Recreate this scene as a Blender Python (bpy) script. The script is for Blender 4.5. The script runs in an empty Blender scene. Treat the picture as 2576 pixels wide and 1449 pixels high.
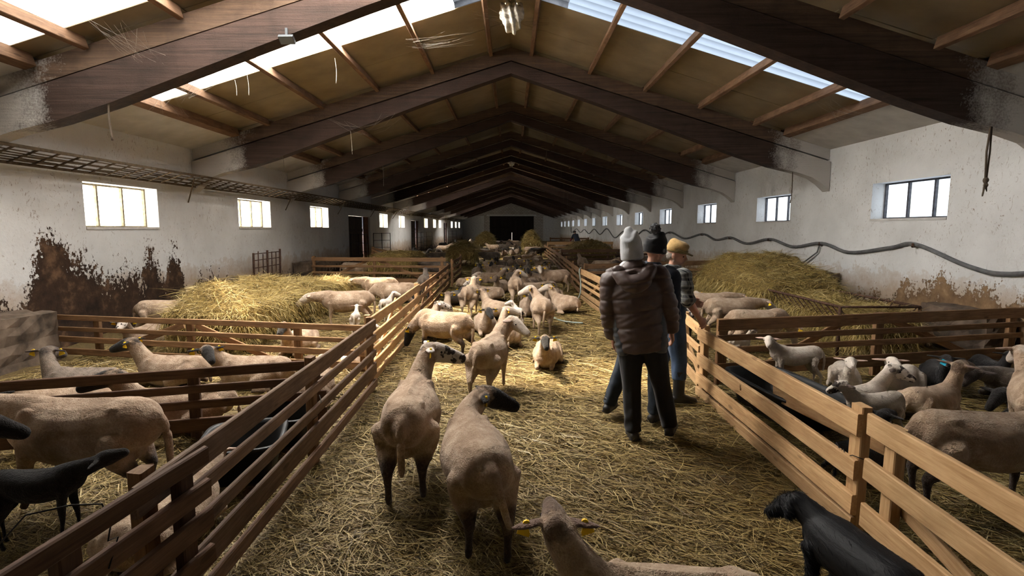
import bpy, bmesh, math, random
import numpy as np
from mathutils import Vector, Matrix, Euler

random.seed(7)
RNG = np.random.default_rng(7)
SC = bpy.context.scene
COL = SC.collection
R = math.radians

# ------------------------------------------------------------------ camera
cam_d = bpy.data.cameras.new('camera')
cam_d.sensor_width = 36.0
cam_d.lens = 1340.0 / 2576.0 * 36.0
cam_d.shift_x = 0.0008
cam_d.clip_start = 0.05
cam_d.clip_end = 400
cam = bpy.data.objects.new('camera', cam_d)
COL.objects.link(cam)
cam.location = (0, 0, 1.8)
cam.rotation_euler = (R(90) - math.atan(151 / 1340.0), 0, 0)
SC.camera = cam

# ------------------------------------------------------------------ sky, sun, exposure
SUN_DIR = Vector((1.5, -1.3, -3.0)).normalized()          # the way the sunlight travels
world = bpy.data.worlds.new('world')
SC.world = world
world.use_nodes = True
wnt = world.node_tree
sky = wnt.nodes.new('ShaderNodeTexSky')
sky.sky_type = 'NISHITA'
sky.sun_disc = False
sky.sun_elevation = math.asin(-SUN_DIR.z)
sky.sun_rotation = math.atan2(-SUN_DIR.x, -SUN_DIR.y)
wnt.links.new(sky.outputs[0], wnt.nodes['Background'].inputs[0])
wnt.nodes['Background'].inputs[1].default_value = 0.25
sun_d = bpy.data.lights.new('sun', 'SUN')
sun_d.energy = 55.0
sun_d.angle = R(4.0)
sun_d.color = (1.0, 0.86, 0.62)
sun = bpy.data.objects.new('sun', sun_d)
COL.objects.link(sun)
sun.location = (-20, 25, 30)
sun.rotation_euler = SUN_DIR.to_track_quat('-Z', 'Y').to_euler()
SKY_GLOW = dict(left=50.0, near=30.0, hidden=14.0, far=34.0, right=0.90)           # light let in by the roof sheets; the hidden and far ones are added
WIN_GLOW = dict(left=13.0, right=2.2)                     # light let in by the wall windows

SC.view_settings.view_transform = 'Standard'
SC.view_settings.look = 'None'
SC.view_settings.exposure = 0.34
SC.view_settings.gamma = 1.0
SC.view_settings.use_curve_mapping = False
cy = SC.cycles
cy.max_bounces = 3
cy.diffuse_bounces = 2
cy.glossy_bounces = 2
cy.transmission_bounces = 2
cy.transparent_max_bounces = 6
cy.sample_clamp_indirect = 4.0
cy.caustics_reflective = False
cy.caustics_refractive = False
cy.use_denoising = True
cy.use_adaptive_sampling = True
cy.adaptive_threshold = 0.17
cy.adaptive_min_samples = 12

# ------------------------------------------------------------------ object helpers
def tag(o, label=None, cat=None, group=None, kind=None):
    if label: o['label'] = label
    if cat: o['category'] = cat
    if group: o['group'] = group
    if kind: o['kind'] = kind
    return o

def link(o, parent=None):
    COL.objects.link(o)
    if parent is not None:
        o.parent = parent
    return o

def empty(name, loc=(0, 0, 0), rz=0.0):
    o = bpy.data.objects.new(name, None)
    o.empty_display_size = 0.1
    o.location = loc
    o.rotation_euler = (0, 0, rz)
    return link(o)

def mesh_np(name, verts, faces, smooth=False, mat=None):
    me = bpy.data.meshes.new(name)
    me.from_pydata([tuple(map(float, v)) for v in verts], [], [tuple(map(int, f)) for f in faces])
    if smooth:
        me.polygons.foreach_set('use_smooth', [True] * len(me.polygons))
    if mat is not None:
        me.materials.append(mat)
    me.update()
    return me

def obj(name, me, parent=None, loc=None, rot=None):
    o = bpy.data.objects.new(name, me)
    if loc is not None: o.location = loc
    if rot is not None: o.rotation_euler = rot
    return link(o, parent)

class MB:
    """collects boxes, prisms and tubes into one mesh"""
    def __init__(s):
        s.v = []; s.f = []
    def add(s, verts, faces):
        n = len(s.v)
        s.v += [tuple(v) for v in verts]
        s.f += [tuple(i + n for i in f) for f in faces]
        return s
    def box(s, a, b):
        x0, y0, z0 = a; x1, y1, z1 = b
        v = [(x0, y0, z0), (x1, y0, z0), (x1, y1, z0), (x0, y1, z0), (x0, y0, z1), (x1, y0, z1), (x1, y1, z1), (x0, y1, z1)]
        return s.add(v, [(0, 3, 2, 1), (4, 5, 6, 7), (0, 1, 5, 4), (1, 2, 6, 5), (2, 3, 7, 6), (3, 0, 4, 7)])
    def prism(s, pts, d0, d1, axis=1):
        """polygon pts (2-D in the two other axes) extruded along axis from d0 to d1"""
        def mk(p, d):
            return {0: (d, p[0], p[1]), 1: (p[0], d, p[1]), 2: (p[0], p[1], d)}[axis]
        n = len(pts)
        v = [mk(p, d0) for p in pts] + [mk(p, d1) for p in pts]
        f = [tuple(range(n)), tuple(range(2 * n - 1, n - 1, -1))]
        f += [(i, i + n, (i + 1) % n + n, (i + 1) % n) for i in range(n)]
        return s.add(v, f)
    def tube(s, pts, r, n=6):
        pts = [Vector(p) for p in pts]
        rr = r if isinstance(r, (list, tuple)) else [r] * len(pts)
        t0 = (pts[1] - pts[0]).normalized()
        up = Vector((0, 0, 1)) if abs(t0.z) < .9 else Vector((1, 0, 0))
        V = []
        for i, p in enumerate(pts):
            t = (pts[min(i + 1, len(pts) - 1)] - pts[max(i - 1, 0)]).normalized()
            a = t.cross(up)
            if a.length < 1e-5: a = t.orthogonal()
            a.normalize(); b = a.cross(t)
            up = b
            for k in range(n):
                q = 2 * math.pi * k / n
                V.append(p + a * (rr[i] * math.cos(q)) + b * (rr[i] * math.sin(q)))
        F = []
        for i in range(len(pts) - 1):
            for k in range(n):
                F.append((i * n + k, i * n + (k + 1) % n, (i + 1) * n + (k + 1) % n, (i + 1) * n + k))
        F.append(tuple(range(n - 1, -1, -1)))
        F.append(tuple(range((len(pts) - 1) * n, len(pts) * n)))
        return s.add(V, F)
    def build(s, name, mat=None, parent=None, loc=None, rot=None, smooth=False):
        return obj(name, mesh_np(name, s.v, s.f, smooth, mat), parent, loc, rot)

def fix_normals(me):
    bm = bmesh.new(); bm.from_mesh(me)
    bmesh.ops.recalc_face_normals(bm, faces=bm.faces)
    bm.to_mesh(me); bm.free()

# ------------------------------------------------------------------ material helpers
def new_mat(name):
    m = bpy.data.materials.new(name)
    m.use_nodes = True
    nt = m.node_tree
    b = nt.nodes['Principled BSDF']
    b.inputs['Specular IOR Level'].default_value = 0.25
    b.inputs['Roughness'].default_value = 0.85
    return m, nt, b

def N(nt, typ, **kw):
    n = nt.nodes.new('ShaderNode' + typ)
    for k, v in kw.items():
        if k.startswith('i_'):
            key = k[2:].replace('_', ' ')
            n.inputs[key].default_value = v
        else:
            setattr(n, k, v)
    return n

def L(nt, a, b):
    nt.links.new(a, b)

def coords(nt, kind='Object', scale=(1, 1, 1), rot=(0, 0, 0), loc=(0, 0, 0)):
    tc = N(nt, 'TexCoord')
    mp = N(nt, 'Mapping')
    mp.inputs['Scale'].default_value = scale
    mp.inputs['Rotation'].default_value = rot
    mp.inputs['Location'].default_value = loc
    L(nt, tc.outputs[kind], mp.inputs['Vector'])
    return mp.outputs[0]

def noise(nt, vec, scale=5.0, detail=4.0, rough=0.55, dist=0.0):
    n = N(nt, 'TexNoise')
    n.inputs['Scale'].default_value = scale
    n.inputs['Detail'].default_value = detail
    n.inputs['Roughness'].default_value = rough
    n.inputs['Distortion'].default_value = dist
    if vec is not None: L(nt, vec, n.inputs['Vector'])
    return n.outputs['Fac']

def ramp(nt, fac, stops, interp='LINEAR'):
    r = N(nt, 'ValToRGB')
    cr = r.color_ramp
    cr.interpolation = interp
    while len(cr.elements) < len(stops): cr.elements.new(0.5)
    for e, (p, c) in zip(cr.elements, stops):
        e.position = p
        e.color = (c if len(c) == 4 else (*c, 1)) if isinstance(c, (tuple, list)) else (c, c, c, 1)
    L(nt, fac, r.inputs[0])
    return r.outputs[0]

def mixc(nt, fac, a, b, mode='MIX'):
    m = N(nt, 'Mix', data_type='RGBA', blend_type=mode)
    for sock, v in ((m.inputs['Factor'], fac), (m.inputs['A'], a), (m.inputs['B'], b)):
        pass
    fs, sa, sb = m.inputs[0], m.inputs[6], m.inputs[7]
    for sock, v in ((fs, fac), (sa, a), (sb, b)):
        if hasattr(v, 'is_linked') or hasattr(v, 'links'):
            L(nt, v, sock)
        elif isinstance(v, (int, float)):
            sock.default_value = v
        else:
            sock.default_value = (*v, 1) if len(v) == 3 else v
    return m.outputs[2]

def math_n(nt, op, a, b=None, c=None, clamp=False):
    m = N(nt, 'Math', operation=op)
    m.use_clamp = clamp
    for i, v in enumerate((a, b, c)):
        if v is None: continue
        if isinstance(v, (int, float)): m.inputs[i].default_value = v
        else: L(nt, v, m.inputs[i])
    return m.outputs[0]

def bump(nt, b, height, strength=0.3, dist=0.02):
    n = N(nt, 'Bump')
    n.inputs['Strength'].default_value = strength
    n.inputs['Distance'].default_value = dist
    L(nt, height, n.inputs['Height'])
    L(nt, n.outputs[0], b.inputs['Normal'])
    return n

def obj_random(nt):
    return N(nt, 'ObjectInfo').outputs['Random']

def plain(name, col, rough=0.8, metal=0.0, spec=0.25, var=0.0, nscale=20.0, bmp=0.0):
    m, nt, b = new_mat(name)
    b.inputs['Roughness'].default_value = rough
    b.inputs['Metallic'].default_value = metal
    b.inputs['Specular IOR Level'].default_value = spec
    if var > 0:
        f = noise(nt, coords(nt), nscale, 5)
        c = ramp(nt, f, [(0.3, tuple(x * (1 - var) for x in col)), (0.7, tuple(min(1, x * (1 + var)) for x in col))])
        L(nt, c, b.inputs['Base Color'])
        if bmp: bump(nt, b, f, bmp, 0.01)
    else:
        b.inputs['Base Color'].default_value = (*col, 1)
    return m

def wood_mat(name, light, dark, rough=0.8, dirt=0.4):
    """grain runs along local X; every board differs through its random number"""
    m, nt, b = new_mat(name)
    b.inputs['Roughness'].default_value = rough
    rnd = obj_random(nt)
    tc = N(nt, 'TexCoord')
    addv = N(nt, 'VectorMath', operation='ADD')
    comb = N(nt, 'CombineXYZ')
    L(nt, math_n(nt, 'MULTIPLY', rnd, 37.0), comb.inputs[0])
    L(nt, math_n(nt, 'MULTIPLY', rnd, 11.0), comb.inputs[1])
    L(nt, math_n(nt, 'MULTIPLY', rnd, 23.0), comb.inputs[2])
    L(nt, tc.outputs['Object'], addv.inputs[0]); L(nt, comb.outputs[0], addv.inputs[1])
    mp = N(nt, 'Mapping'); mp.inputs['Scale'].default_value = (1.2, 14, 14)
    L(nt, addv.outputs[0], mp.inputs['Vector'])
    g1 = noise(nt, mp.outputs[0], 2.6, 6, 0.6, 0.6)
    mp2 = N(nt, 'Mapping'); mp2.inputs['Scale'].default_value = (3, 60, 60)
    L(nt, addv.outputs[0], mp2.inputs['Vector'])
    g2 = noise(nt, mp2.outputs[0], 2.0, 3, 0.6, 0.2)
    g = math_n(nt, 'ADD', math_n(nt, 'MULTIPLY', g1, 0.65), math_n(nt, 'MULTIPLY', g2, 0.35))
    c = ramp(nt, g, [(0.32, dark), (0.5, tuple((a + d) / 2 for a, d in zip(light, dark))), (0.66, light)])
    # knots
    mp3 = N(nt, 'Mapping'); mp3.inputs['Scale'].default_value = (2.2, 7, 7)
    L(nt, addv.outputs[0], mp3.inputs['Vector'])
    vo = N(nt, 'TexVoronoi'); vo.inputs['Scale'].default_value = 1.0
    L(nt, mp3.outputs[0], vo.inputs['Vector'])
    kn = ramp(nt, vo.outputs['Distance'], [(0.0, 1.0), (0.10, 0.75), (0.14, 0.0)])
    c = mixc(nt, math_n(nt, 'MULTIPLY', kn, 0.7), c, tuple(x * 0.4 for x in dark))
    # dirt
    dn = ramp(nt, noise(nt, addv.outputs[0], 3.0, 6, 0.65), [(0.45, 0.0), (0.75, 1.0)])
    c = mixc(nt, math_n(nt, 'MULTIPLY', dn, dirt), c, tuple(x * 0.35 for x in dark))
    # brightness per board
    br = math_n(nt, 'ADD', 0.78, math_n(nt, 'MULTIPLY', rnd, 0.44))
    hs = N(nt, 'HueSaturation'); L(nt, br, hs.inputs['Value']); L(nt, c, hs.inputs['Color'])
    L(nt, hs.outputs[0], b.inputs['Base Color'])
    bump(nt, b, g, 0.35, 0.006)
    return m

M = {}
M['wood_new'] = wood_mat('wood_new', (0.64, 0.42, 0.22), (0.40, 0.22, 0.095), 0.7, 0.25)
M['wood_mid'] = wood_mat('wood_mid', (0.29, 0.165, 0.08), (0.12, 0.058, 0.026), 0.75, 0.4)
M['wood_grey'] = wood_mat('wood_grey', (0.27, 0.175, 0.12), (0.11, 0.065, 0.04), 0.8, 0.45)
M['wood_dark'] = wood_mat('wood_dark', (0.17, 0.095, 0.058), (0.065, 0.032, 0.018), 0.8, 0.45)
M['wood_purlin'] = wood_mat('wood_purlin', (0.28, 0.165, 0.095), (0.12, 0.065, 0.038), 0.8, 0.5)
M['rust'] = plain('rusty_iron', (0.075, 0.038, 0.025), 0.7, 0.3, var=0.6, nscale=30, bmp=0.2)
M['iron'] = plain('black_iron', (0.022, 0.02, 0.02), 0.55, 0.4, var=0.4, nscale=30)
M['wire'] = plain('wire', (0.03, 0.027, 0.025), 0.45, 0.6)
M['black_plastic'] = plain('black_plastic', (0.010, 0.011, 0.012), 0.5, 0, 0.3, var=0.3)
M['yellow'] = plain('yellow_tag', (0.85, 0.55, 0.01), 0.45, 0, 0.4)
M['blue_tag'] = plain('blue_tag', (0.02, 0.40, 0.62), 0.45, 0, 0.4)
M['eye'] = plain('dark_eye', (0.006, 0.004, 0.003), 0.12, 0, 0.6)
M['web'] = plain('old_cobweb', (0.42, 0.38, 0.32), 1.0)
M['web_dark'] = plain('dusty_cobweb', (0.10, 0.075, 0.055), 1.0)

# ------------------------------------------------------------------ boards and fences
def board(name, p0, p1, h, t, parent, mat, up=(0, 0, 1), cham=0.006, jitter=0.004):
    """a sawn board from p0 to p1 (centres of its ends), h high along up, t thick, with eased edges"""
    p0 = Vector(p0); p1 = Vector(p1)
    x = (p1 - p0); ln = x.length; x.normalize()
    u = Vector(up); z = (u - x * u.dot(x))
    if z.length < 1e-4: z = x.orthogonal()
    z.normalize(); y = z.cross(x)
    hh, ht, c = h / 2, t / 2, min(cham, t * 0.3, h * 0.3)
    sec = [(-ht + c, -hh), (ht - c, -hh), (ht, -hh + c), (ht, hh - c), (ht - c, hh), (-ht + c, hh), (-ht, hh - c), (-ht, -hh + c)]
    j = lambda: random.uniform(-jitter, jitter)
    nseg = max(1, min(6, int(ln / 0.7)))
    v = []
    for k in range(nseg + 1):
        jy, jz = j(), j()
        xx = ln * k / nseg
        for (a, bb) in sec:
            v.append((xx + (j() if k in (0, nseg) else 0), a + jy * .5, bb + jz))
    f = [tuple(range(7, -1, -1)), tuple(range(nseg * 8, nseg * 8 + 8))]
    for k in range(nseg):
        f += [(k * 8 + i, k * 8 + (i + 1) % 8, (k + 1) * 8 + (i + 1) % 8, (k + 1) * 8 + i) for i in range(8)]
    me = mesh_np(name, v, f, False, mat)
    o = bpy.data.objects.new(name, me)
    base = Vector(parent.location) if parent is not None else Vector((0, 0, 0))
    mtx = Matrix((x, y, z)).transposed().to_4x4()
    mtx.translation = p0 - base
    o.matrix_local = mtx
    link(o, parent)
    o.matrix_local = mtx
    return o

def fence(A, B, rails, posts, label, mat, pmat=None, braces=(), t=0.03, ph=None, pw=0.09, pt=0.06, side=1, group=None, over=0.0, cat='fence', name='wooden_fence', sag=0.0):
    """rails: (centre height, width); posts: fractions along A-B; side: which face of the posts the rails sit on"""
    A = Vector((A[0], A[1], 0)); B = Vector((B[0], B[1], 0))
    d = (B - A); ln = d.length; d.normalize()
    nrm = Vector((-d.y, d.x, 0)) * side
    pmat = pmat or mat
    e = empty(name, A)
    tag(e, label, cat, group)
    top = max(z + w / 2 for z, w in rails)
    for k, (z, w) in enumerate(rails):
        off = nrm * (t / 2 + pt / 2)
        p0 = A - d * over + off + Vector((0, 0, z + random.uniform(-.008, .008)))
        p1 = B + d * over + off + Vector((0, 0, z + random.uniform(-.012, .012) - sag))
        board('rail', p0, p1, w, t, e, mat)
    for q in posts:
        P = A + d * (ln * q)
        board('post', P + Vector((0, 0, -0.08)), P + Vector((0, 0, ph or top + 0.02)), pw, pt, e, pmat, up=d)
    for (q0, z0, q1, z1) in braces:
        off = -nrm * (pt / 2 + t / 2 * 0.9)
        P0 = A + d * (ln * q0) + off + Vector((0, 0, z0)); P1 = A + d * (ln * q1) + off + Vector((0, 0, z1))
        board('brace', P0, P1, 0.085, t * 0.85, e, mat)
    return e

def wire_tie(pts, parent_label, r=0.003):
    mb = MB(); mb.tube(pts, r, 5)
    o = mb.build('wire_tie', M['wire'], smooth=True)
    return tag(o, parent_label, 'wire')
# ================================================================== THE BUILDING
WX = 7.0            # inner faces of the long walls at x = -WX and +WX
YA, YB = -6.0, 77.0  # the two end walls
FRAMES = [2.0 + 5.0 * k for k in range(-1, 15)]
PURLINS = [0.45, 1.70, 2.90, 4.10, 5.30]
def roof_z(x): return 5.74 - 0.30 * abs(x)     # underside of the roof panels

def ground_z(x, y):
    x = np.asarray(x, float); y = np.asarray(y, float)
    return (0.016 * np.sin(1.7 * x + 0.6 * y) + 0.014 * np.sin(-1.1 * x + 1.9 * y + 1.0) + 0.010 * np.sin(3.1 * x + 2.3 * y + 2.0) + 0.008 * np.sin(5.3 * x - 4.1 * y)) - 0.03

# ---- bedding floor
def straw_floor_mat():
    m, nt, b = new_mat('straw_bedding')
    acc = None
    for i, (a, s) in enumerate([(0.2, 1.0), (1.0, 1.15), (1.9, 0.9), (2.6, 1.05)]):
        v = coords(nt, 'Object', (9 * s, 120 * s, 1), (0, 0, a), (i * 3.7, i * 1.3, 0))
        n = noise(nt, v, 1.0, 2, 0.5, 0.8)
        acc = n if acc is None else math_n(nt, 'MAXIMUM', acc, n)
    big = noise(nt, coords(nt), 1.1, 4, 0.6)
    fine = noise(nt, coords(nt, scale=(30, 30, 30)), 1.0, 5, 0.7)
    t = math_n(nt, 'ADD', math_n(nt, 'MULTIPLY', acc, 0.7), math_n(nt, 'MULTIPLY', fine, 0.3))
    c = ramp(nt, t, [(0.42, (0.030, 0.019, 0.008)), (0.53, (0.105, 0.07, 0.026)), (0.63, (0.24, 0.17, 0.07)), (0.76, (0.40, 0.31, 0.16))])
    d = ramp(nt, big, [(0.38, 0.0), (0.62, 1.0)])
    c = mixc(nt, math_n(nt, 'MULTIPLY', d, 0.5), c, (0.10, 0.06, 0.022))
    L(nt, c, b.inputs['Base Color'])
    b.inputs['Roughness'].default_value = 0.75
    bump(nt, b, t, 0.9, 0.03)
    return m
M['straw_floor'] = straw_floor_mat()

def make_floor():
    xs = np.concatenate([np.linspace(-WX - .3, WX + .3, 90)])
    ys = np.concatenate([np.linspace(YA - .3, 0, 16)[:-1], np.linspace(0, 14, 120)[:-1], np.linspace(14, YB + .3, 90)])
    X, Y = np.meshgrid(xs, ys)
    Z = ground_z(X, Y)
    nx, ny = len(xs), len(ys)
    v = np.stack([X.ravel(), Y.ravel(), Z.ravel()], 1)
    f = [(j * nx + i, j * nx + i + 1, (j + 1) * nx + i + 1, (j + 1) * nx + i) for j in range(ny - 1) for i in range(nx - 1)]
    o = obj('floor', mesh_np('floor', v, f, True, M['straw_floor']))
    tag(o, 'barn floor bedded deep with trampled straw', None, None, 'structure')
make_floor()

# ---- plaster
def plaster_mat(name, side):
    m, nt, b = new_mat(name)
    v = coords(nt)
    sep = N(nt, 'SeparateXYZ'); L(nt, v, sep.inputs[0])
    yy, zz = sep.outputs[1], sep.outputs[2]
    n_big = noise(nt, v, 0.7, 5, 0.6)
    n_mid = noise(nt, v, 3.5, 6, 0.65)
    n_fine = noise(nt, v, 17.0, 4, 0.7)
    n_strk = noise(nt, coords(nt, scale=(1, 4.5, 2.0)), 2.6, 5, 0.7, 1.2)
    base = ramp(nt, n_big, [(0.3, (0.56, 0.555, 0.55)), (0.6, (0.70, 0.70, 0.70)), (0.8, (0.77, 0.77, 0.77))])
    # scattered grimy specks and web smears
    sp = ramp(nt, noise(nt, coords(nt, scale=(1, 1, 0.55)), 11.0, 7, 0.75, 2.2), [(0.575, 0.0), (0.64, 1.0)])
    zone = ramp(nt, noise(nt, v, 0.9, 3, 0.5), [(0.36, 0.0), (0.56, 1.0)])
    sp = math_n(nt, 'MULTIPLY', math_n(nt, 'MULTIPLY', sp, zone), 0.8)
    c = mixc(nt, sp, base, (0.20, 0.13, 0.085))
    # ochre damp band towards the floor
    h = math_n(nt, 'ADD', zz, math_n(nt, 'MULTIPLY', math_n(nt, 'SUBTRACT', n_mid, 0.5), 1.1))
    damp = ramp(nt, h, [(0.55, 1.0), (0.95, 0.35), (1.25, 0.0)])
    c = mixc(nt, math_n(nt, 'MULTIPLY', damp, 0.75), c, (0.36, 0.235, 0.13))
    # flaked plaster: brown-black, own outline
    def hump(y0, s, top):
        q = math_n(nt, 'DIVIDE', math_n(nt, 'SUBTRACT', yy, y0), s)
        g = math_n(nt, 'EXPONENT', math_n(nt, 'MULTIPLY', math_n(nt, 'MULTIPLY', q, q), -1.0))
        return math_n(nt, 'MULTIPLY', g, top)
    if side == 'left':
        prof = None
        for (y0, s, top) in [(8.15, 0.62, 1.75), (8.7, .6, 1.35), (7.0, 0.7, 0.95), (9.6, 1.1, 1.05), (10.35, 0.45, 1.35), (11.05, 0.38, 1.4), (12.4, 1.4, 0.7), (6.0, 1.0, 0.8)]:
            hp = hump(y0, s, top)
            prof = hp if prof is None else math_n(nt, 'MAXIMUM', prof, hp)
        prof = math_n(nt, 'MAXIMUM', prof, 0.35)
    else:
        prof = hump(8.4, 2.4, 0.98)
        prof = math_n(nt, 'MAXIMUM', prof, hump(4.5, 1.8, 0.95))
        prof = math_n(nt, 'MAXIMUM', prof, hump(15.5, 5.0, 0.80))
        prof = math_n(nt, 'MAXIMUM', prof, 0.30)
    e = math_n(nt, 'SUBTRACT', prof, zz)
    e = math_n(nt, 'ADD', e, math_n(nt, 'MULTIPLY', math_n(nt, 'SUBTRACT', n_strk, 0.52), 1.3 if side == 'left' else .5))
    e = math_n(nt, 'ADD', e, math_n(nt, 'MULTIPLY', math_n(nt, 'SUBTRACT', n_fine, 0.5), 1.3 if side == 'left' else .8))
    e = math_n(nt, 'ADD', e, math_n(nt, 'MULTIPLY', math_n(nt, 'SUBTRACT', n_mid, 0.5), 1.6))
    fl = ramp(nt, math_n(nt, 'ADD', e, 0.45), [(0.47, 0.0), (0.53, 1.0)])
    fcol = ramp(nt, n_mid, [(0.35, (0.018, 0.010, 0.007)), (0.55, (0.045, 0.024, 0.014)), (0.75, (0.16, 0.09, 0.05))]) if side == 'left' else \
        ramp(nt, n_mid, [(0.35, (0.10, 0.058, 0.03)), (0.6, (0.24, 0.15, 0.08)), (0.75, (0.40, 0.28, 0.17))])
    c = mixc(nt, fl, c, fcol)
    L(nt, c, b.inputs['Base Color'])
    b.inputs['Roughness'].default_value = 0.92
    hh = math_n(nt, 'ADD', math_n(nt, 'MULTIPLY', n_fine, 0.35), math_n(nt, 'MULTIPLY', fl, -0.8))
    hh = math_n(nt, 'ADD', hh, math_n(nt, 'MULTIPLY', n_mid, 0.8))
    bump(nt, b, hh, 0.45, 0.03)
    return m
M['plaster_left'] = plaster_mat('limewash_left', 'left')
M['plaster_right'] = plaster_mat('limewash_right', 'right')
M['plaster'] = plain('limewash', (0.58, 0.565, 0.545), 0.92, var=0.16, nscale=6, bmp=0.3)

LEFT_WIN = [(y - .92, y + .92) for y in (-0.2, 4.8, 9.75, 14.72, 19.66, 29.5, 34.35, 44.1, 49.0, 53.9 - 1.2, 63.2, 67.8, 72.2)]
LEFT_DOOR = [(23.1, 26.6), (37.5, 40.8), (55.6, 58.8)]
RIGHT_WIN = [(y - .92, y + .92) for y in (-0.4, 4.6, 9.55, 14.42, 19.28, 24.4, 29.5, 34.75, 40.2, 45.4, 50.5, 55.6, 60.6, 65.4, 70.0, 74.4)]
ZL = (1.81, 2.56); ZR_ = (1.97, 2.65)
TH = 0.42

def long_wall(name, side, wins, zw, doors, mat, label):
    s = -1 if side == 'left' else 1
    xi, xo = s * WX, s * (WX + TH)
    ops = [(a, b, zw[0], zw[1]) for a, b in wins] + [(a, b, 0.0, 2.36) for a, b in doors]
    ops.sort()
    mb = MB()
    def bx(y0, y1, z0, z1):
        if y1 - y0 > 1e-4 and z1 - z0 > 1e-4:
            mb.box((min(xi, xo), y0, z0), (max(xi, xo), y1, z1))
    y = YA
    for (a, b_, z0, z1) in ops:
        bx(y, a, -0.2, 3.62)
        bx(a, b_, -0.2, z0)
        bx(a, b_, z1, 3.62)
        y = b_
    bx(y, YB, -0.2, 3.62)
    o = mb.build(name, mat)
    return tag(o, label, None, None, 'structure')
long_wall('wall_left', 'left', LEFT_WIN, ZL, LEFT_DOOR, M['plaster_left'], 'whitewashed wall flaking to dark brown near the floor, with cable ladder')
long_wall('wall_right', 'right', RIGHT_WIN, ZR_, [], M['plaster_right'], 'whitewashed wall with a wavy grey hose running along it')

# ---- windows: frame, mullions and three ribbed panes each
def pane_mat(name, col, glow, rib=0.0, ribs=60.0, axis=2, trans=0.2, dirt=0.25):
    m, nt, b = new_mat(name)
    nt.nodes.remove(b)
    out = nt.nodes['Material Output']
    em = N(nt, 'Emission'); tr = N(nt, 'BsdfTransparent'); mx = N(nt, 'MixShader')
    v = coords(nt)
    sep = N(nt, 'SeparateXYZ'); L(nt, v, sep.inputs[0])
    s = math_n(nt, 'SINE', math_n(nt, 'MULTIPLY', sep.outputs[axis], ribs))
    f = math_n(nt, 'ADD', 1.0 - rib, math_n(nt, 'MULTIPLY', s, rib))
    dn = ramp(nt, noise(nt, v, 2.3, 6, 0.7), [(0.35, 1.0), (0.75, 1.0 - dirt)])
    f = math_n(nt, 'MULTIPLY', f, dn)
    em.inputs[0].default_value = (*col, 1)
    L(nt, math_n(nt, 'MULTIPLY', f, glow), em.inputs[1])
    mx.inputs[0].default_value = trans
    L(nt, em.outputs[0], mx.inputs[1]); L(nt, tr.outputs[0], mx.inputs[2])
    L(nt, mx.outputs[0], out.inputs[0])
    return m
M['pane_left'] = pane_mat('sunlit_window_pane', (1.0, 0.90, 0.74), WIN_GLOW['left'], 0.08, 90)
M['pane_right'] = pane_mat('shaded_window_pane', (0.80, 0.90, 1.0), WIN_GLOW['right'], 0.05, 90)
M['win_frame'] = plain('window_steel', (0.075, 0.075, 0.085), 0.6, 0.2, var=0.4)
M['win_frame_rust'] = plain('window_steel_rusty', (0.22, 0.19, 0.13), 0.7, 0.1, var=0.5)

def window(n, side, y0, y1, z0, z1):
    s = -1 if side == 'left' else 1
    e = empty('window_%d' % n, (s * (WX + 0.27), (y0 + y1) / 2, z0))
    tag(e, '%s steel window with three ribbed panes in the %s wall' % (('sunlit', 'left') if s < 0 else ('bluish', 'right')), None, None, 'structure')
    w, h = (y1 - y0) / 2, z1 - z0
    fm = M['win_frame_rust'] if s < 0 else M['win_frame']
    mb = MB(); k = 0.03
    for a, b_ in (((-.025, -w, 0), (.025, w, k)), ((-.025, -w, h - k), (.025, w, h)), ((-.025, -w, k), (.025, -w + k, h - k)), ((-.025, w - k, k), (.025, w, h - k))):
        mb.box(a, b_)
    mb.build('frame', fm, e)
    for q in (-1, 1):
        MB().box((-.022, q * w / 3 - .02, k), (.022, q * w / 3 + .02, h - k)).build('mullion', fm, e)
    pm = M['pane_left' if s < 0 else 'pane_right']
    for q in (-1, 0, 1):
        MB().box((s * .028, q * 2 * w / 3 - w / 3 + .02, k * .6), (s * .036, q * 2 * w / 3 + w / 3 - .02, h - k * .6)).build('pane', pm, e)
    # rough sill
    xi = s * (WX - 0.015) - e.location.x
    mb = MB(); mb.box((min(xi, -s * .02), -w, -0.035), (max(xi, -s * .02), w, 0.004)); mb.build('sill', M['plaster'], e)
n = 0
for (a, b_) in LEFT_WIN:
    n += 1; window(n, 'left', a, b_, *ZL)
for (a, b_) in RIGHT_WIN:
    n += 1; window(n, 'right', a, b_, *ZR_)

# ---- doors in the left wall
M['door'] = wood_mat('old_door_boards', (0.075, 0.055, 0.045), (0.02, 0.015, 0.012), 0.85, 0.5)
M['door_rust'] = plain('door_rust', (0.13, 0.055, 0.032), 0.85, var=0.5, nscale=9)
for k, (a, b_) in enumerate(LEFT_DOOR):
    e = empty('door_%d' % (k + 1), (-WX - 0.2, (a + b_) / 2, 0))
    tag(e, 'dark boarded stable door in the whitewashed wall', None, None, 'structure')
    nb = 9
    w = (b_ - a) / nb
    for i in range(nb):
        y = a + w * (i + .5)
        last = i >= nb - 2
        board('plank', (-WX - .2 + (0.09 if last else 0), y, -.05), (-WX - .2 + (0.09 if last else 0), y, 2.33), w - .012, .05, e, M['door_rust'] if last else M['door'], up=(0, 1, 0))
    for zz in (0.5, 1.7):
        board('ledge', (-WX - .16, a + .05, zz), (-WX - .16, b_ - 2 * w - .05, zz), .14, .035, e, M['door'])

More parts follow.
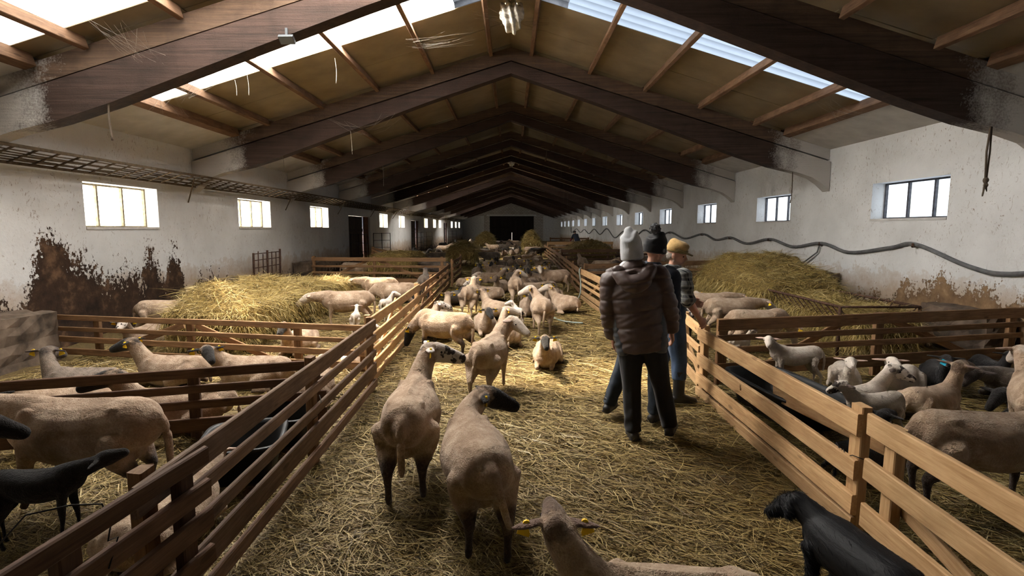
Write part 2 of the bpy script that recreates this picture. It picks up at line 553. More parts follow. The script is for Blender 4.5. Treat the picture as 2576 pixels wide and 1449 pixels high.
# ---- end walls
def brick_mat():
    m, nt, b = new_mat('limewashed_brick')
    br = N(nt, 'TexBrick')
    br.inputs['Scale'].default_value = 1.0
    br.inputs['Brick Width'].default_value = 0.42; br.inputs['Row Height'].default_value = 0.2
    br.inputs['Mortar Size'].default_value = 0.018
    br.inputs['Color1'].default_value = (0.42, 0.36, 0.30, 1); br.inputs['Color2'].default_value = (0.55, 0.50, 0.45, 1); br.inputs['Mortar'].default_value = (0.09, 0.07, 0.055, 1)
    tc = N(nt, 'TexCoord'); cb = N(nt, 'CombineXYZ'); sp = N(nt, 'SeparateXYZ')
    L(nt, tc.outputs['Object'], sp.inputs[0]); L(nt, sp.outputs[0], cb.inputs[0]); L(nt, sp.outputs[2], cb.inputs[1])
    L(nt, cb.outputs[0], br.inputs['Vector'])
    L(nt, mixc(nt, math_n(nt, 'MULTIPLY', noise(nt, tc.outputs['Object'], 1.5, 5), 0.5), br.outputs[0], (0.5, 0.46, 0.42)), b.inputs['Base Color'])
    bump(nt, b, br.outputs['Fac'], -0.5, 0.02)
    return m
M['brick'] = brick_mat()
for nm, y, t, lab in (('wall_back', YB, .4, 'gable wall far off with a dark double gate'), ('wall_front', YA - .4, .4, 'plain gable wall behind the viewer')):
    if nm == 'wall_back':
        mb = MB()
        mb.box((-7.42, y, -.2), (-3.08, y + t, 3.53)); mb.box((3.25, y, -.2), (7.42, y + t, 3.53))
        o = mb.build(nm, M['plaster'])
        tag(o, lab, None, None, 'structure')
        g = MB().prism([(-7.42, 3.53), (7.42, 3.53), (0, 5.9)], y, y + t).build('gable', M['brick'], o)
        MB().box((-3.5, y - .10, 3.48), (3.6, y, 3.72)).build('lintel', M['plaster'], o)
        MB().box((3.25, y - .05, 0), (4.6, y, 3.5)).build('brick_pier', M['brick'], o)
        MB().box((-3.9, y - .05, 0), (-3.08, y, 3.6)).build('brick_pier', M['brick'], o)
    else:
        o = MB().prism([(-7.42, -.2), (7.42, -.2), (7.42, 3.6), (0, 5.9), (-7.42, 3.6)], y, y + t).build(nm, M['plaster'])
        tag(o, lab, None, None, 'structure')
e = empty('door_4', (0, YB, 0)); tag(e, 'big dark double gate in the far gable with light through its gap', None, None, 'structure')
M['gate_dark'] = wood_mat('tarred_boards', (0.028, 0.020, 0.016), (0.010, 0.007, 0.006), 0.9, 0.3)
for s, xs in ((-1, np.linspace(-3.07, 0.07, 11)), (1, np.linspace(0.15, 3.24, 11))):
    for i in range(10):
        xm = (xs[i] + xs[i + 1]) / 2
        board('plank', (xm, YB - .02 + .012 * (i % 2), -.08), (xm, YB - .02 + .012 * (i % 2), 3.52), (xs[i + 1] - xs[i]) + .012, .05, e, M['gate_dark'], up=(1, 0, 0))
    for zz in (.6, 1.9, 3.1):
        board('ledge', (xs[0] + .05, YB - .07, zz), (xs[-1] - .05, YB - .07, zz), .18, .04, e, M['gate_dark'])
board('closing_strip', (0.11, YB + .03, 1.15), (0.11, YB + .03, 3.50), .16, .03, e, M['gate_dark'], up=(1, 0, 0))

# ---- roof frames: laminated beam and upper chord on each slope
def beam_mat(name, c0, c1):
    m, nt, b = new_mat(name)
    v = coords(nt)
    sep = N(nt, 'SeparateXYZ'); L(nt, v, sep.inputs[0])
    n1 = noise(nt, coords(nt, scale=(0.5, 6, 16), rot=(0, 0.29, 0)), 1.6, 6, 0.65, 0.4)
    n2 = noise(nt, v, 2.5, 5, 0.65)
    n3 = noise(nt, v, 38, 4, 0.7)
    c = ramp(nt, n1, [(0.3, c0), (0.7, c1)])
    c = mixc(nt, math_n(nt, 'MULTIPLY', ramp(nt, n2, [(0.45, 0.0), (0.75, 1.0)]), 0.55), c, tuple(0.45 * x for x in c0))
    ax = math_n(nt, 'ABSOLUTE', sep.outputs[0])
    ed = math_n(nt, 'ADD', ax, math_n(nt, 'ADD', math_n(nt, 'MULTIPLY', math_n(nt, 'SUBTRACT', n2, .5), 1.0), math_n(nt, 'MULTIPLY', math_n(nt, 'SUBTRACT', n3, .5), 0.9)))
    pl = ramp(nt, math_n(nt, 'MULTIPLY', math_n(nt, 'SUBTRACT', ed, 5.75), 1.6), [(0.0, 0.0), (0.9, 1.0)])
    c = mixc(nt, pl, c, (0.50, 0.47, 0.44))
    L(nt, c, b.inputs['Base Color'])
    bump(nt, b, math_n(nt, 'ADD', n1, math_n(nt, 'MULTIPLY', n3, .5)), 0.5, 0.02)
    return m
M['beam'] = beam_mat('sooty_glulam', (0.020, 0.012, 0.009), (0.060, 0.034, 0.025))
M['chord'] = beam_mat('dusty_chord', (0.05, 0.030, 0.020), (0.13, 0.08, 0.05))
def arc_bottom(s):
    return [(0, 5.10), (s * 1.8, 4.50), (s * 3.6, 3.86), (s * 5.0, 3.36), (s * 5.7, 3.14), (s * 6.3, 3.00), (s * 6.6, 2.90), (s * 6.8, 2.77), (s * 6.99, 2.60)]
def frame_meshes():
    out = []
    for s in (-1, 1):
        pts = [(0, 5.335)] + arc_bottom(s) + [(s * 6.99, 5.335 - .3 * 7)]
        me = mesh_np('beam', *(lambda b: (b.v, b.f))(MB().prism(pts, -.13, .13)), mat=M['beam']); fix_normals(me)
        pts = [(0, 5.385), (s * 6.99, 5.385 - 2.1), (s * 6.99, 5.66 - 2.1), (0, 5.66)]
        mc = mesh_np('chord', *(lambda b: (b.v, b.f))(MB().prism(pts, -.06, .06)), mat=M['chord']); fix_normals(mc)
        out.append((me, mc))
    return out
FM = frame_meshes()
for k, y in enumerate(FRAMES):
    e = empty('roof_frame', (0, y + (0.0), 0))
    tag(e, 'dark sooty timber roof frame spanning the barn', None, None, 'structure')
    for me, mc in FM:
        o = obj('beam', me, e); o2 = obj('chord', mc, e)

# ---- purlins, one per bay and line
for k in range(len(FRAMES) - 1):
    y0, y1 = FRAMES[k] + .09, FRAMES[k + 1] - .09
    e = empty('purlins', (0, y0, 0)); e.name = 'purlin_bay'
    tag(e, 'row of brown purlins between two roof frames', None, None, 'structure')
    for s in (-1, 1):
        up = (s * .287, 0, .958)
        for x in PURLINS:
            z = 5.665 - .3 * x
            board('purlin', (s * x, y0, z), (s * x, y1, z), .15, .075, e, M['wood_purlin'], up=up)
        board('eave_purlin', (s * 6.02, y0, 3.86), (s * 6.02, y1, 3.86), .17, .16, e, M['wood_purlin'], up=up)

# ---- ceiling panels, each its own piece in the near bays
M['panel'] = plain('tan_roof_board', (0.275, 0.215, 0.135), 0.62, 0, 0.3, var=0.22, nscale=1.6)
M['soffit'] = plain('pale_soffit', (0.56, 0.53, 0.49), 0.9, var=0.12, nscale=3)
M['roof_out'] = plain('roof_sheet', (0.2, 0.2, 0.2), 0.8)
SKY = {('L', 8.2): (8.2, 9.45), ('R', 8.2): (8.2, 9.42), ('L', 5.5): (5.45, 6.62), ('L', 13.1): (13.1, 14.3), ('L', 33.1): (33.1, 34.3), ('L', 53.1): (53.1, 54.3)}  # left strips past the second beam are added, unseen, to light the flock
ceil = empty('ceiling', (0, 0, 0)); tag(ceil, 'tan board ceiling under the pitched roof', None, None, 'structure')
soff = empty('trim_1', (0, 0, 0)); tag(soff, 'pale plastered soffit at the eaves', None, None, 'structure')
CUTS = [0.0] + PURLINS + [6.02]
def slope_quad(s, x0, x1, y0, y1, t=.025, lift=0.0):
    mb = MB()
    a = [(s * x0, roof_z(x0) + lift), (s * x1, roof_z(x1) + lift), (s * x1, roof_z(x1) + t + lift), (s * x0, roof_z(x0) + t + lift)]
    mb.prism(a, y0, y1)
    return mb
holes = []
for k in range(len(FRAMES) - 1):
    y0, y1 = FRAMES[k], FRAMES[k + 1]
    near = 0.0 < y0 < 26 or y0 in (32.0, 52.0)
    for s, sd in ((-1, 'L'), (1, 'R')):
        sky_here = [v for (q, _), v in SKY.items() if q == sd and y0 < v[0] < y1]
        if not near:
            o = slope_quad(s, 0, 6.02, y0, y1).build('panel', M['panel'], ceil); fix_normals(o.data)
        else:
            ys = [y0 + 1.25 * i for i in range(5)]
            if sky_here:
                a, b_ = sky_here[0]
                if a - y0 > 2: ys = [y0, y0 + (a - y0) / 3, y0 + 2 * (a - y0) / 3, a, b_, y1]
                else: ys = [y0, a, b_, (b_ + y1) / 2, y1]
            for i in range(len(ys) - 1):
                is_sky = sky_here and abs(ys[i] - sky_here[0][0]) < 1e-3
                for q in range(len(CUTS) - 1):
                    if is_sky and q >= 1 and not (sd == 'L' and y0 == 12.0 and q < 3):
                        if q == len(CUTS) - 2: pass
                        holes.append((s, CUTS[q], CUTS[q + 1], ys[i], ys[i + 1]))
                        continue
                    g = 0.004
                    o = slope_quad(s, CUTS[q] + (0 if q == 0 else g), CUTS[q + 1] - g, ys[i] + g, ys[i + 1] - g, .02, random.uniform(0, .012)).build('panel', M['panel'], ceil)
                    fix_normals(o.data)
        o = slope_quad(s, 6.05, 7.0, y0 + .002, y1 - .002, .02, -.13).build('soffit_board', M['soffit'], soff); fix_normals(o.data)
for s, y0, y1 in ((-1, YA - .4, FRAMES[0]), (1, YA - .4, FRAMES[0])):
    o = slope_quad(s, 0, 7, y0, y1).build('panel', M['panel'], ceil); fix_normals(o.data)
# outer roof sheet, open over the roof lights
mb = MB()
for s in (-1, 1):
    ys = sorted({YA - .4, YB + .4} | {h[3] for h in holes if h[0] == s} | {h[4] for h in holes if h[0] == s})
    for a, b_ in zip(ys[:-1], ys[1:]):
        hh = [(h[1], h[2]) for h in holes if h[0] == s and h[3] <= a + 1e-6 and h[4] >= b_ - 1e-6]
        if hh:
            lo, hi = min(h[0] for h in hh), max(h[1] for h in hh)
            segs = [(0, lo), (hi, 7.6)]
        else: segs = [(0, 7.6)]
        for x0, x1 in segs:
            q = slope_quad(s, x0, x1, a, b_, .02, .05); mb.add(q.v, q.f)
roof = mb.build('roof', M['roof_out']); fix_normals(roof.data)
tag(roof, 'outer roof covering above the panels', None, None, 'structure')

# ---- roof lights: ribbed translucent sheets
_sheets = {}
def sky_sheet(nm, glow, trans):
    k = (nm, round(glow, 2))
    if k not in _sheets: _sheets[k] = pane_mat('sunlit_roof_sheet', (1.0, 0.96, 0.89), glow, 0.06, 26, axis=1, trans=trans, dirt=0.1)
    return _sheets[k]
M['sky_added'] = pane_mat('added_roof_sheet', (1.0, 0.92, 0.80), SKY_GLOW['hidden'], 0.06, 26, axis=1, trans=0.3, dirt=0.1)  # glow of the unseen strip added behind the second beam
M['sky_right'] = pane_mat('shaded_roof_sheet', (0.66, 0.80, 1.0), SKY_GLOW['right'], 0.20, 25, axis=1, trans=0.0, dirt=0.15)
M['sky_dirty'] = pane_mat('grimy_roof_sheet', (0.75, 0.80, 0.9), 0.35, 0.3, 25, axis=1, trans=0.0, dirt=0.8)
def ribbed(s, x0, x1, y0, y1, mat, parent):
    nn = 40
    V, F = [], []
    for j in range(nn + 1):
        y = y0 + (y1 - y0) * j / nn
        dz = 0.025 + .018 * math.sin(25 * (y - y0))
        for x in (x0, x1): V.append((s * x - parent.location.x, y - parent.location.y, roof_z(x) + dz - parent.location.z))
    for j in range(nn): F.append((2 * j, 2 * j + 1, 2 * j + 3, 2 * j + 2))
    me = mesh_np('sheet', V, F, True, mat)
    return obj('sheet', me, parent)
RL = {}
for (s, x0, x1, a, b_) in holes:
    key = (s, round(a, 2))
    if key not in RL:
        e = empty('roof_light', (0, (a + b_) / 2, 3.7))
        lab = {(-1, 8.2): 'blazing strip of ribbed roof light on the left slope', (1, 8.2): 'bluish ribbed roof light strip on the right slope',
               (-1, 5.45): 'glaring roof light above the nearest left beam', (-1, 13.1): 'added roof light, unseen past the second beam', (-1, 33.1): 'added roof light, unseen far down the left slope', (-1, 53.1): 'added roof light, unseen near the far gable'}[key]
        tag(e, lab, None, None, 'structure'); RL[key] = e
    e = RL[key]
    glow_share = 1.45 if x0 < 1.6 else 1.15 if x0 < 2.8 else .7 if x0 < 4.0 else .30 if x0 < 5.2 else .2     # glow weighted to the upper sheets to push light into the aisle
    sm = M['sky_right'] if s > 0 else sky_sheet('near', glow_share * SKY_GLOW['near'], 0.0) if a < 7 else sky_sheet('far', SKY_GLOW['far'], .3) if a > 30 else M['sky_added'] if a > 12 else sky_sheet('left', glow_share * SKY_GLOW['left'], .22)
    if x0 < 1.0:
        ribbed(s, x0, .95, a, b_, M['sky_dirty'], e)
        ribbed(s, .95, x1, a, b_, sm, e)
    else:
        ribbed(s, x0, x1, a, b_, sm, e)
# ================================================================== BODIES: lofts fused into one skin
def loft(points, n=14, up=(0, 0, 1), tip=0.6):
    """points: (pos, half-width, half-height); closed, round-ended tube with oval sections"""
    P = [Vector(p[0]) for p in points]; W = [p[1] for p in points]; Hh = [p[2] for p in points]
    t0 = (P[1] - P[0]).normalized(); t1 = (P[-1] - P[-2]).normalized()
    rings = []
    def cap(p, t, w, h, sgn):
        r = min(w, h) * tip
        return [(p + t * sgn * r * 0.95, w * 0.35, h * 0.35), (p + t * sgn * r * 0.6, w * 0.75, h * 0.75)]
    a = cap(P[0], t0, W[0], Hh[0], -1); b = cap(P[-1], t1, W[-1], Hh[-1], 1)
    seq = [a[0], a[1]] + list(zip(P, W, Hh)) + [b[1], b[0]]
    pts = [q[0] for q in seq]
    V, F = [], []
    u = Vector(up)
    for i, (p, w, h) in enumerate(seq):
        t = (pts[min(i + 1, len(pts) - 1)] - pts[max(i - 1, 0)])
        if t.length < 1e-7: t = t0
        t.normalize()
        side = t.cross(u)
        if side.length < 0.15: side = t.cross(Vector((1, 0, 0)))
        side.normalize(); uu = side.cross(t)
        for k in range(n):
            q = 2 * math.pi * k / n
            V.append(p + side * (w * math.cos(q)) + uu * (h * math.sin(q)))
    m = len(seq)
    for i in range(m - 1):
        for k in range(n):
            F.append((i * n + k, i * n + (k + 1) % n, (i + 1) * n + (k + 1) % n, (i + 1) * n + k))
    F.append(tuple(range(n - 1, -1, -1))); F.append(tuple(range((m - 1) * n, m * n)))
    return V, F

def ball(c, rx, ry, rz, rot=None, n=10):
    V, F = [], []
    mtx = rot if rot is not None else Matrix.Identity(3)
    c = Vector(c)
    for i in range(1, n):
        th = math.pi * i / n
        for k in range(n):
            ph = 2 * math.pi * k / n
            V.append(c + mtx @ Vector((rx * math.sin(th) * math.cos(ph), ry * math.sin(th) * math.sin(ph), rz * math.cos(th))))
    V.append(c + mtx @ Vector((0, 0, rz))); V.append(c + mtx @ Vector((0, 0, -rz)))
    top, bot = len(V) - 2, len(V) - 1
    for i in range(n - 2):
        for k in range(n):
            F.append((i * n + k, (i + 1) * n + k, (i + 1) * n + (k + 1) % n, i * n + (k + 1) % n))
    for k in range(n):
        F.append((top, k, (k + 1) % n)); F.append((bot, (n - 2) * n + (k + 1) % n, (n - 2) * n + k))
    return V, F

def spline(pts, k=4):
    """Catmull-Rom through (pos, w, h)"""
    out = []
    A = [np.array([*p[0], p[1], p[2]], float) for p in pts]
    for i in range(len(A) - 1):
        p0, p1, p2, p3 = A[max(i - 1, 0)], A[i], A[i + 1], A[min(i + 2, len(A) - 1)]
        for j in range(k):
            t = j / k
            q = 0.5 * (2 * p1 + (p2 - p0) * t + (2 * p0 - 5 * p1 + 4 * p2 - p3) * t * t + (3 * p1 - p0 - 3 * p2 + p3) * t ** 3)
            out.append((Vector(q[:3]), max(q[3], .004), max(q[4], .004)))
    out.append((Vector(A[-1][:3]), A[-1][3], A[-1][4]))
    return out

class Body:
    """parts carry a tag; after fusing, every vertex knows the tag it lies nearest to"""
    def __init__(s):
        s.v = []; s.f = []; s.samples = []
    def _add(s, V, F):
        n = len(s.v); s.v += V; s.f += [tuple(i + n for i in f) for f in F]
    def tube(s, pts, tagname, k=4, n=14, up=(0, 0, 1), tip=0.6):
        q = spline(pts, k) if k > 1 and len(pts) > 2 else [(Vector(p[0]), p[1], p[2]) for p in pts]
        s._add(*loft(q, n, up, tip))
        for p, w, h in q: s.samples.append((tagname, p, (w + h) / 2))
        if len(q) == 2:
            for t in (.25, .5, .75):
                s.samples.append((tagname, q[0][0].lerp(q[1][0], t), (q[0][1] + q[1][1]) / 2))
    def ball(s, c, rx, ry, rz, tagname, rot=None):
        s._add(*ball(c, rx, ry, rz, rot))
        s.samples.append((tagname, Vector(c), (rx + ry + rz) / 3))
    def fuse(s, name, voxel, smooth=5, factor=0.5, tags=(), soft=0.012, deform=None):
        me = mesh_np('tmp', s.v, s.f)
        fix = me
        o = bpy.data.objects.new('tmp', me); COL.objects.link(o)
        md = o.modifiers.new('r', 'REMESH'); md.mode = 'VOXEL'; md.voxel_size = voxel
        if smooth:
            ms = o.modifiers.new('s', 'SMOOTH'); ms.factor = factor; ms.iterations = smooth
        dg = bpy.context.evaluated_depsgraph_get()
        out = bpy.data.meshes.new_from_object(o.evaluated_get(dg))
        bpy.data.objects.remove(o); bpy.data.meshes.remove(me)
        out.name = name
        nv = len(out.vertices)
        co = np.empty(nv * 3); out.vertices.foreach_get('co', co); co = co.reshape(-1, 3)
        names = sorted({t for t, _, _ in s.samples})
        best = {}
        for t in names:
            c = np.array([p for q, p, _ in s.samples if q == t]); r = np.array([x for q, _, x in s.samples if q == t])
            d = np.full(nv, 1e9)
            for i in range(0, len(c), 16):
                dd = np.linalg.norm(co[:, None, :] - c[None, i:i + 16, :], axis=2) - r[None, i:i + 16]
                d = np.minimum(d, dd.min(1))
            best[t] = d
        D = np.stack([best[t] for t in names], 1)
        Wt = np.exp(-(D - D.min(1, keepdims=True)) / soft); Wt /= Wt.sum(1, keepdims=True)
        wt = {t: Wt[:, i] for i, t in enumerate(names)}
        if deform is not None:
            no = np.empty(nv * 3); out.vertices.foreach_get('normal', no); no = no.reshape(-1, 3)
            co = deform(co, no, wt)
            out.vertices.foreach_set('co', co.ravel()); out.update()
        if tags:
            ca = out.color_attributes.new('mask', 'FLOAT_COLOR', 'POINT')
            arr = np.zeros((nv, 4)); arr[:, 3] = 1
            for ch, group in enumerate(tags):
                for t in group:
                    if t in wt: arr[:, ch] += wt[t]
            ca.data.foreach_set('color', arr.ravel())
        out.polygons.foreach_set('use_smooth', [True] * len(out.polygons))
        out.update()
        return out

def dirv(yaw, pitch):
    return Vector((math.cos(R(pitch)) * math.cos(R(yaw)), math.cos(R(pitch)) * math.sin(R(yaw)), math.sin(R(pitch))))

# ---- sheep (faces local +X, y to its left, feet at z = 0)
def sheep_mesh(name, lie=False, neck=(0, 40), head=(0, -20), lamb=False, fat=1.0, gait=(0, 0, 0, 0), tail=0.0, lean=1, voxel=None, ears=0.0, curl=0.0, neck_len=0.31, bony=1.0):
    B = Body()
    k = 1.0
    torso = [(-.50, .610, .07, .085), (-.45, .605, .145, .15), (-.33, .595, .178, .185), (-.17, .560, .212, .205), (.04, .535, .232, .222), (.22, .545, .200, .218), (.36, .570, .158, .195), (.46, .585, .115, .145), (.51, .595, .065, .09)]
    dz = -.325 if lie else 0.0
    if lamb:
        torso = [(x * .74, z + .03, w * .70, h * .70) for x, z, w, h in torso]
        dz = -.40 if lie else 0.0
    def tz(x): return dz
    roll = 0.0
    def bend(x):   # curled resting body
        return Vector((0, curl * x * x * (1 if x > 0 else .6), 0))
    pts = [((x, 0, z + dz) if not curl else tuple(Vector((x, 0, z + dz)) + bend(x)), w * (1.10 if lie else 1) * fat, h * (fat * .5 + .5)) for x, z, w, h in torso]
    B.tube(pts, 'body', 3, 18)
    s_ = 0.72 if lamb else 1.0
    if bony and not lamb:
        B.tube([((-.42, 0, .735 + dz), .026, .03), ((-.2, 0, .752 + dz), .028, .03), ((.1, 0, .742 + dz), .028, .03), ((.36, 0, .752 + dz), .04, .03)], 'body', 3, 8)
        for y in (-1, 1):
            B.ball((-.30, y * .105, .733 + dz), .06, .035, .022, 'body')
            B.ball((.29, y * .120 * fat, .60 + dz), .09, .042, .14, 'body')
    # neck and head
    base = Vector((.40 if not lamb else .29, 0, (.655 if not lamb else .67) + dz)) + (bend(.4) if curl else Vector((0, 0, 0)))
    nd = dirv(*neck); hd = dirv(*head)
    nl = neck_len * (0.72 if lamb else 1.0)
    mid = base + dirv(neck[0] * .55, neck[1] * .8) * nl * .5
    poll = mid + nd * nl * .62
    B.tube([(base - Vector((.12 * s_, 0, .05)), .140 * s_, .175 * s_), (base + Vector((.01, 0, -.01)), .118 * s_, .155 * s_), (mid, .092 * s_, .122 * s_), (poll - nd * .02, .078 * s_, .096 * s_)], 'neck', 4, 14)
    hl = .325 * (.70 if lamb else 1)
    hs = .98 if lamb else 1.16
    side = hd.cross(Vector((0, 0, 1))); side.normalize()     # to the sheep's right
    hup = side.cross(hd)
    hp = [(poll - hd * .035, .062, .070), (poll + hd * hl * .16 + hup * .008, .069, .080), (poll + hd * hl * .40 + hup * .004, .060, .074), (poll + hd * hl * .66 - hup * .006, .048, .060), (poll + hd * hl * .88 - hup * .014, .042, .050), (poll + hd * hl * 1.0 - hup * .020, .036, .040)]
    B.tube([(p, w * hs, h * hs) for p, w, h in hp], 'head', 3, 14, up=hup)
    B.tube([(poll + hd * hl * .30 - hup * .045 * hs, .035 * hs, .03 * hs), (poll + hd * hl * .8 - hup * .04 * hs, .024 * hs, .02 * hs)], 'head', 1, 10, up=hup)
    info = {'ears': [], 'eyes': [], 'scale_head': hs}
    for y in (-1, 1):
        root = poll + hd * hl * .05 + side * (y * .055 * hs) + hup * .035 * hs
        out = (side * y + hd * (-.22) + hup * (-.12 + ears)).normalized()
        tip = root + out * .155 * hs
        th = out.cross(hd).normalized()
        B.tube([(root, .020 * hs, .016 * hs), (root.lerp(tip, .35), .038 * hs, .0125 * hs), (root.lerp(tip, .7), .034 * hs, .011 * hs), (tip, .011 * hs, .008 * hs)], 'ear', 3, 10, up=th * (1 if th.z > 0 else -1))
        info['ears'].append((root.lerp(tip, .55), out, hd.copy(), hup.copy()))
        info['eyes'].append(poll + hd * hl * .33 + side * (y * .053 * hs) + hup * .022 * hs)
    # legs
    def leg(a, b, c, d, e, r):
        B.tube([(a, r[0][0], r[0][1]), (b, r[1][0], r[1][1]), (c, r[2][0], r[2][1])], 'thigh', 4, 12, up=(0, 1, 0))
        del B.samples[-5:]
        B.tube([(c, r[2][0], r[2][1]), (c.lerp(d, .5), r[3][0], r[3][1]), (d, r[4][0], r[4][1])], 'leg', 4, 10, up=(0, 1, 0))
        [B.samples.append(('leg', c.lerp(b, q), r[2][0] + .008)) for q in (.12, .24)]
        B.tube([(d, r[4][0] * .95, r[4][1] * .95), (e, .028 * s_ ** .5, .024 * s_ ** .5)], 'hoof', 1, 10, up=(0, 1, 0))
    V3 = Vector
    if not lie:
        kx = .74 if lamb else 1.0
        for i, y in enumerate((1, -1)):
            g = gait[i]
            fy = y * (.105 if not lamb else .075)
            rf = [(.064, .080), (.052, .058), (.032, .035), (.0235, .025), (.0265, .028)]
            if lamb: rf = [(a * .72, b * .72) for a, b in rf]
            leg(V3((.335 * kx, fy, .53)), V3((.325 * kx + g * .3, fy * 1.05, .39)), V3((.345 * kx + g * .7, fy, .235)), V3((.335 * kx + g, fy, .062)), V3((.352 * kx + g, fy, .026)), rf)
            g = gait[2 + i]
            ry = y * (.118 if not lamb else .082)
            rr = [(.10, .15), (.080, .112), (.036, .044), (.0235, .027), (.0265, .028)]
            if lamb: rr = [(a * .70, b * .70) for a, b in rr]
            leg(V3((-.325 * kx, ry * .9, .54)), V3((-.30 * kx + g * .3, ry * 1.05, .42)), V3((-.445 * kx + g * .8, ry, .275)), V3((-.425 * kx + g, ry, .062)), V3((-.405 * kx + g, ry, .026)), rr)
        if not lamb:
            B.ball((-.27, 0, .385), .10, .085, .075, 'udder')
    else:
        q = .76 if lamb else 1.0
        for y in (1, -1):
            fy = y * .125 * q * (.8 if lamb else 1)
            B.tube([(V3((.32, fy, .22)) * q, .06 * q, .07 * q), (V3((.37, fy * 1.1 / q, .11)) * q, .05 * q, .055 * q), (V3((.50, fy / q, .055)) * q, .036 * q, .038 * q)], 'thigh', 4, 12)
            B.tube([(V3((.50, fy / q, .055)) * q, .036 * q, .038 * q), (V3((.42, fy * .9 / q, .034)) * q, .027 * q, .027 * q), (V3((.33, fy * .85 / q, .03)) * q, .03 * q, .026 * q)], 'leg', 3, 10)
            ry = y * .17 * q
            bulge = 1.12 if y == lean else .9
            B.tube([(V3((-.36, ry * .75 / q, .26)) * q, .12 * q * bulge, .14 * q), (V3((-.24, ry * 1.05 * bulge / q, .19)) * q, .09 * q * bulge, .115 * q), (V3((-.08, ry * 1.30 * bulge / q, .12)) * q, .06 * q, .07 * q)], 'thigh', 4, 12)
            B.tube([(V3((-.08, ry * 1.32 * bulge / q, .10)) * q, .045 * q, .05 * q), (V3((-.22, ry * 1.42 * bulge / q, .055)) * q, .034 * q, .036 * q), (V3((-.33, ry * 1.40 * bulge / q, .042)) * q, .034 * q, .036 * q)], 'thigh', 3, 10)
            B.tube([(V3((-.33, ry * 1.40 * bulge / q, .042)) * q, .034 * q, .034 * q), (V3((-.22, ry * 1.55 * bulge / q, .034)) * q, .026 * q, .026 * q), (V3((-.10, ry * 1.58 * bulge / q, .03)) * q, .03 * q, .026 * q)], 'leg', 3, 10)
    # tail
    z0 = (.655 if not lamb else .65) + dz
    tl = .36 if not lamb else .30
    tk = .74 if lamb else 1.0
    if lie:
        tp = [(V3((-.47, 0, z0)), .036, .034), (V3((-.54, tail * .5, z0 - .09)), .03, .03), (V3((-.56, tail, max(.05, z0 - .24))), .024, .024)]
    else:
        tp = [(V3((-.40, 0, z0 + .035)), .040, .030), (V3((-.485, tail * .1, z0 + .02)), .040, .034), (V3((-.540, tail * .3, z0 - .045)), .037, .033), (V3((-.560, tail * .6, z0 - tl * .45)), .031, .029), (V3((-.553, tail * 1.0, z0 - tl * .85)), .027, .025), (V3((-.545, tail * 1.2, z0 - tl)), .022, .022)]
    B.tube([(Vector((p.x * tk, p.y, p.z)), a * s_, b * s_) for p, a, b in tp], 'body', 4, 10)
    vx = voxel or (.015 if not lamb else .013)
    me = B.fuse(name, vx, 4, .5, tags=(('head',), ('leg', 'hoof'), ('ear',)), soft=.030)
    if curl or lie:
        pass
    return me, info

def wool_mat(name, wool, wool2, face, leg, ear, neck_dark=0.0, spot=None, spot_amt=0.5):
    m, nt, b = new_mat(name)
    at = N(nt, 'Attribute'); at.attribute_name = 'mask'
    sp = N(nt, 'SeparateColor'); L(nt, at.outputs['Color'], sp.inputs[0])
    v = coords(nt)
    rnd = obj_random(nt)
    n1 = noise(nt, v, 5.0, 3, 0.6)
    n2 = noise(nt, v, 95.0, 2, 0.7)
    n3 = noise(nt, v, 22.0, 3, 0.6)
    t = math_n(nt, 'ADD', math_n(nt, 'MULTIPLY', n1, .55), math_n(nt, 'ADD', math_n(nt, 'MULTIPLY', n2, .25), math_n(nt, 'MULTIPLY', n3, .20)))
    c = ramp(nt, t, [(0.36, tuple(x * .8 for x in wool2)), (0.47, wool2), (0.60, wool)])
    if spot is not None:
        sm = ramp(nt, noise(nt, v, 6.5, 3, 0.5), [(spot_amt, 0.0), (spot_amt + .04, 1.0)])
        c = mixc(nt, sm, c, spot)
    br = N(nt, 'HueSaturation'); L(nt, c, br.inputs['Color']); L(nt, math_n(nt, 'ADD', .80, math_n(nt, 'MULTIPLY', rnd, .36)), br.inputs['Value'])
    c = br.outputs[0]
    jit = math_n(nt, 'MULTIPLY', math_n(nt, 'SUBTRACT', n3, .5), .9)
    def edge(ch):
        return ramp(nt, math_n(nt, 'ADD', sp.outputs[ch], jit), [(0.30, 0.0), (0.72, 1.0)])
    if face is not None:
        if isinstance(face[0], (tuple, list)):
            fs = ramp(nt, noise(nt, v, 14.0, 2, .5), [(.52, face[0]), (.57, face[1])])
            c = mixc(nt, edge(0), c, fs)
        else: c = mixc(nt, edge(0), c, face)
    if leg is not None: c = mixc(nt, ramp(nt, math_n(nt, 'ADD', sp.outputs[1], math_n(nt, 'MULTIPLY', jit, .8)), [(0.25, 0.0), (0.95, 1.0)]), c, leg)
    if ear is not None: c = mixc(nt, ramp(nt, sp.outputs[2], [(.35, 0.0), (.6, 1.0)]), c, ear)
    L(nt, c, b.inputs['Base Color'])
    b.inputs['Roughness'].default_value = .9
    b.inputs['Sheen Weight'].default_value = .12
    b.inputs['Specular IOR Level'].default_value = .15
    bump(nt, b, math_n(nt, 'ADD', n2, math_n(nt, 'MULTIPLY', n3, 1.4)), .75, .014)
    return m
CREAM, CREAM2 = (0.46, 0.345, 0.25), (0.31, 0.21, 0.14)
BLK = (0.014, 0.011, 0.010)
M['ewe_black'] = wool_mat('shorn_wool_black_face', CREAM, CREAM2, BLK, (0.045, 0.030, 0.022), BLK)
M['ewe_white'] = wool_mat('shorn_wool_pale_face', (0.50, 0.375, 0.27), (0.35, 0.24, 0.16), (0.58, 0.49, 0.41), (0.42, 0.31, 0.22), (0.52, 0.37, 0.30))
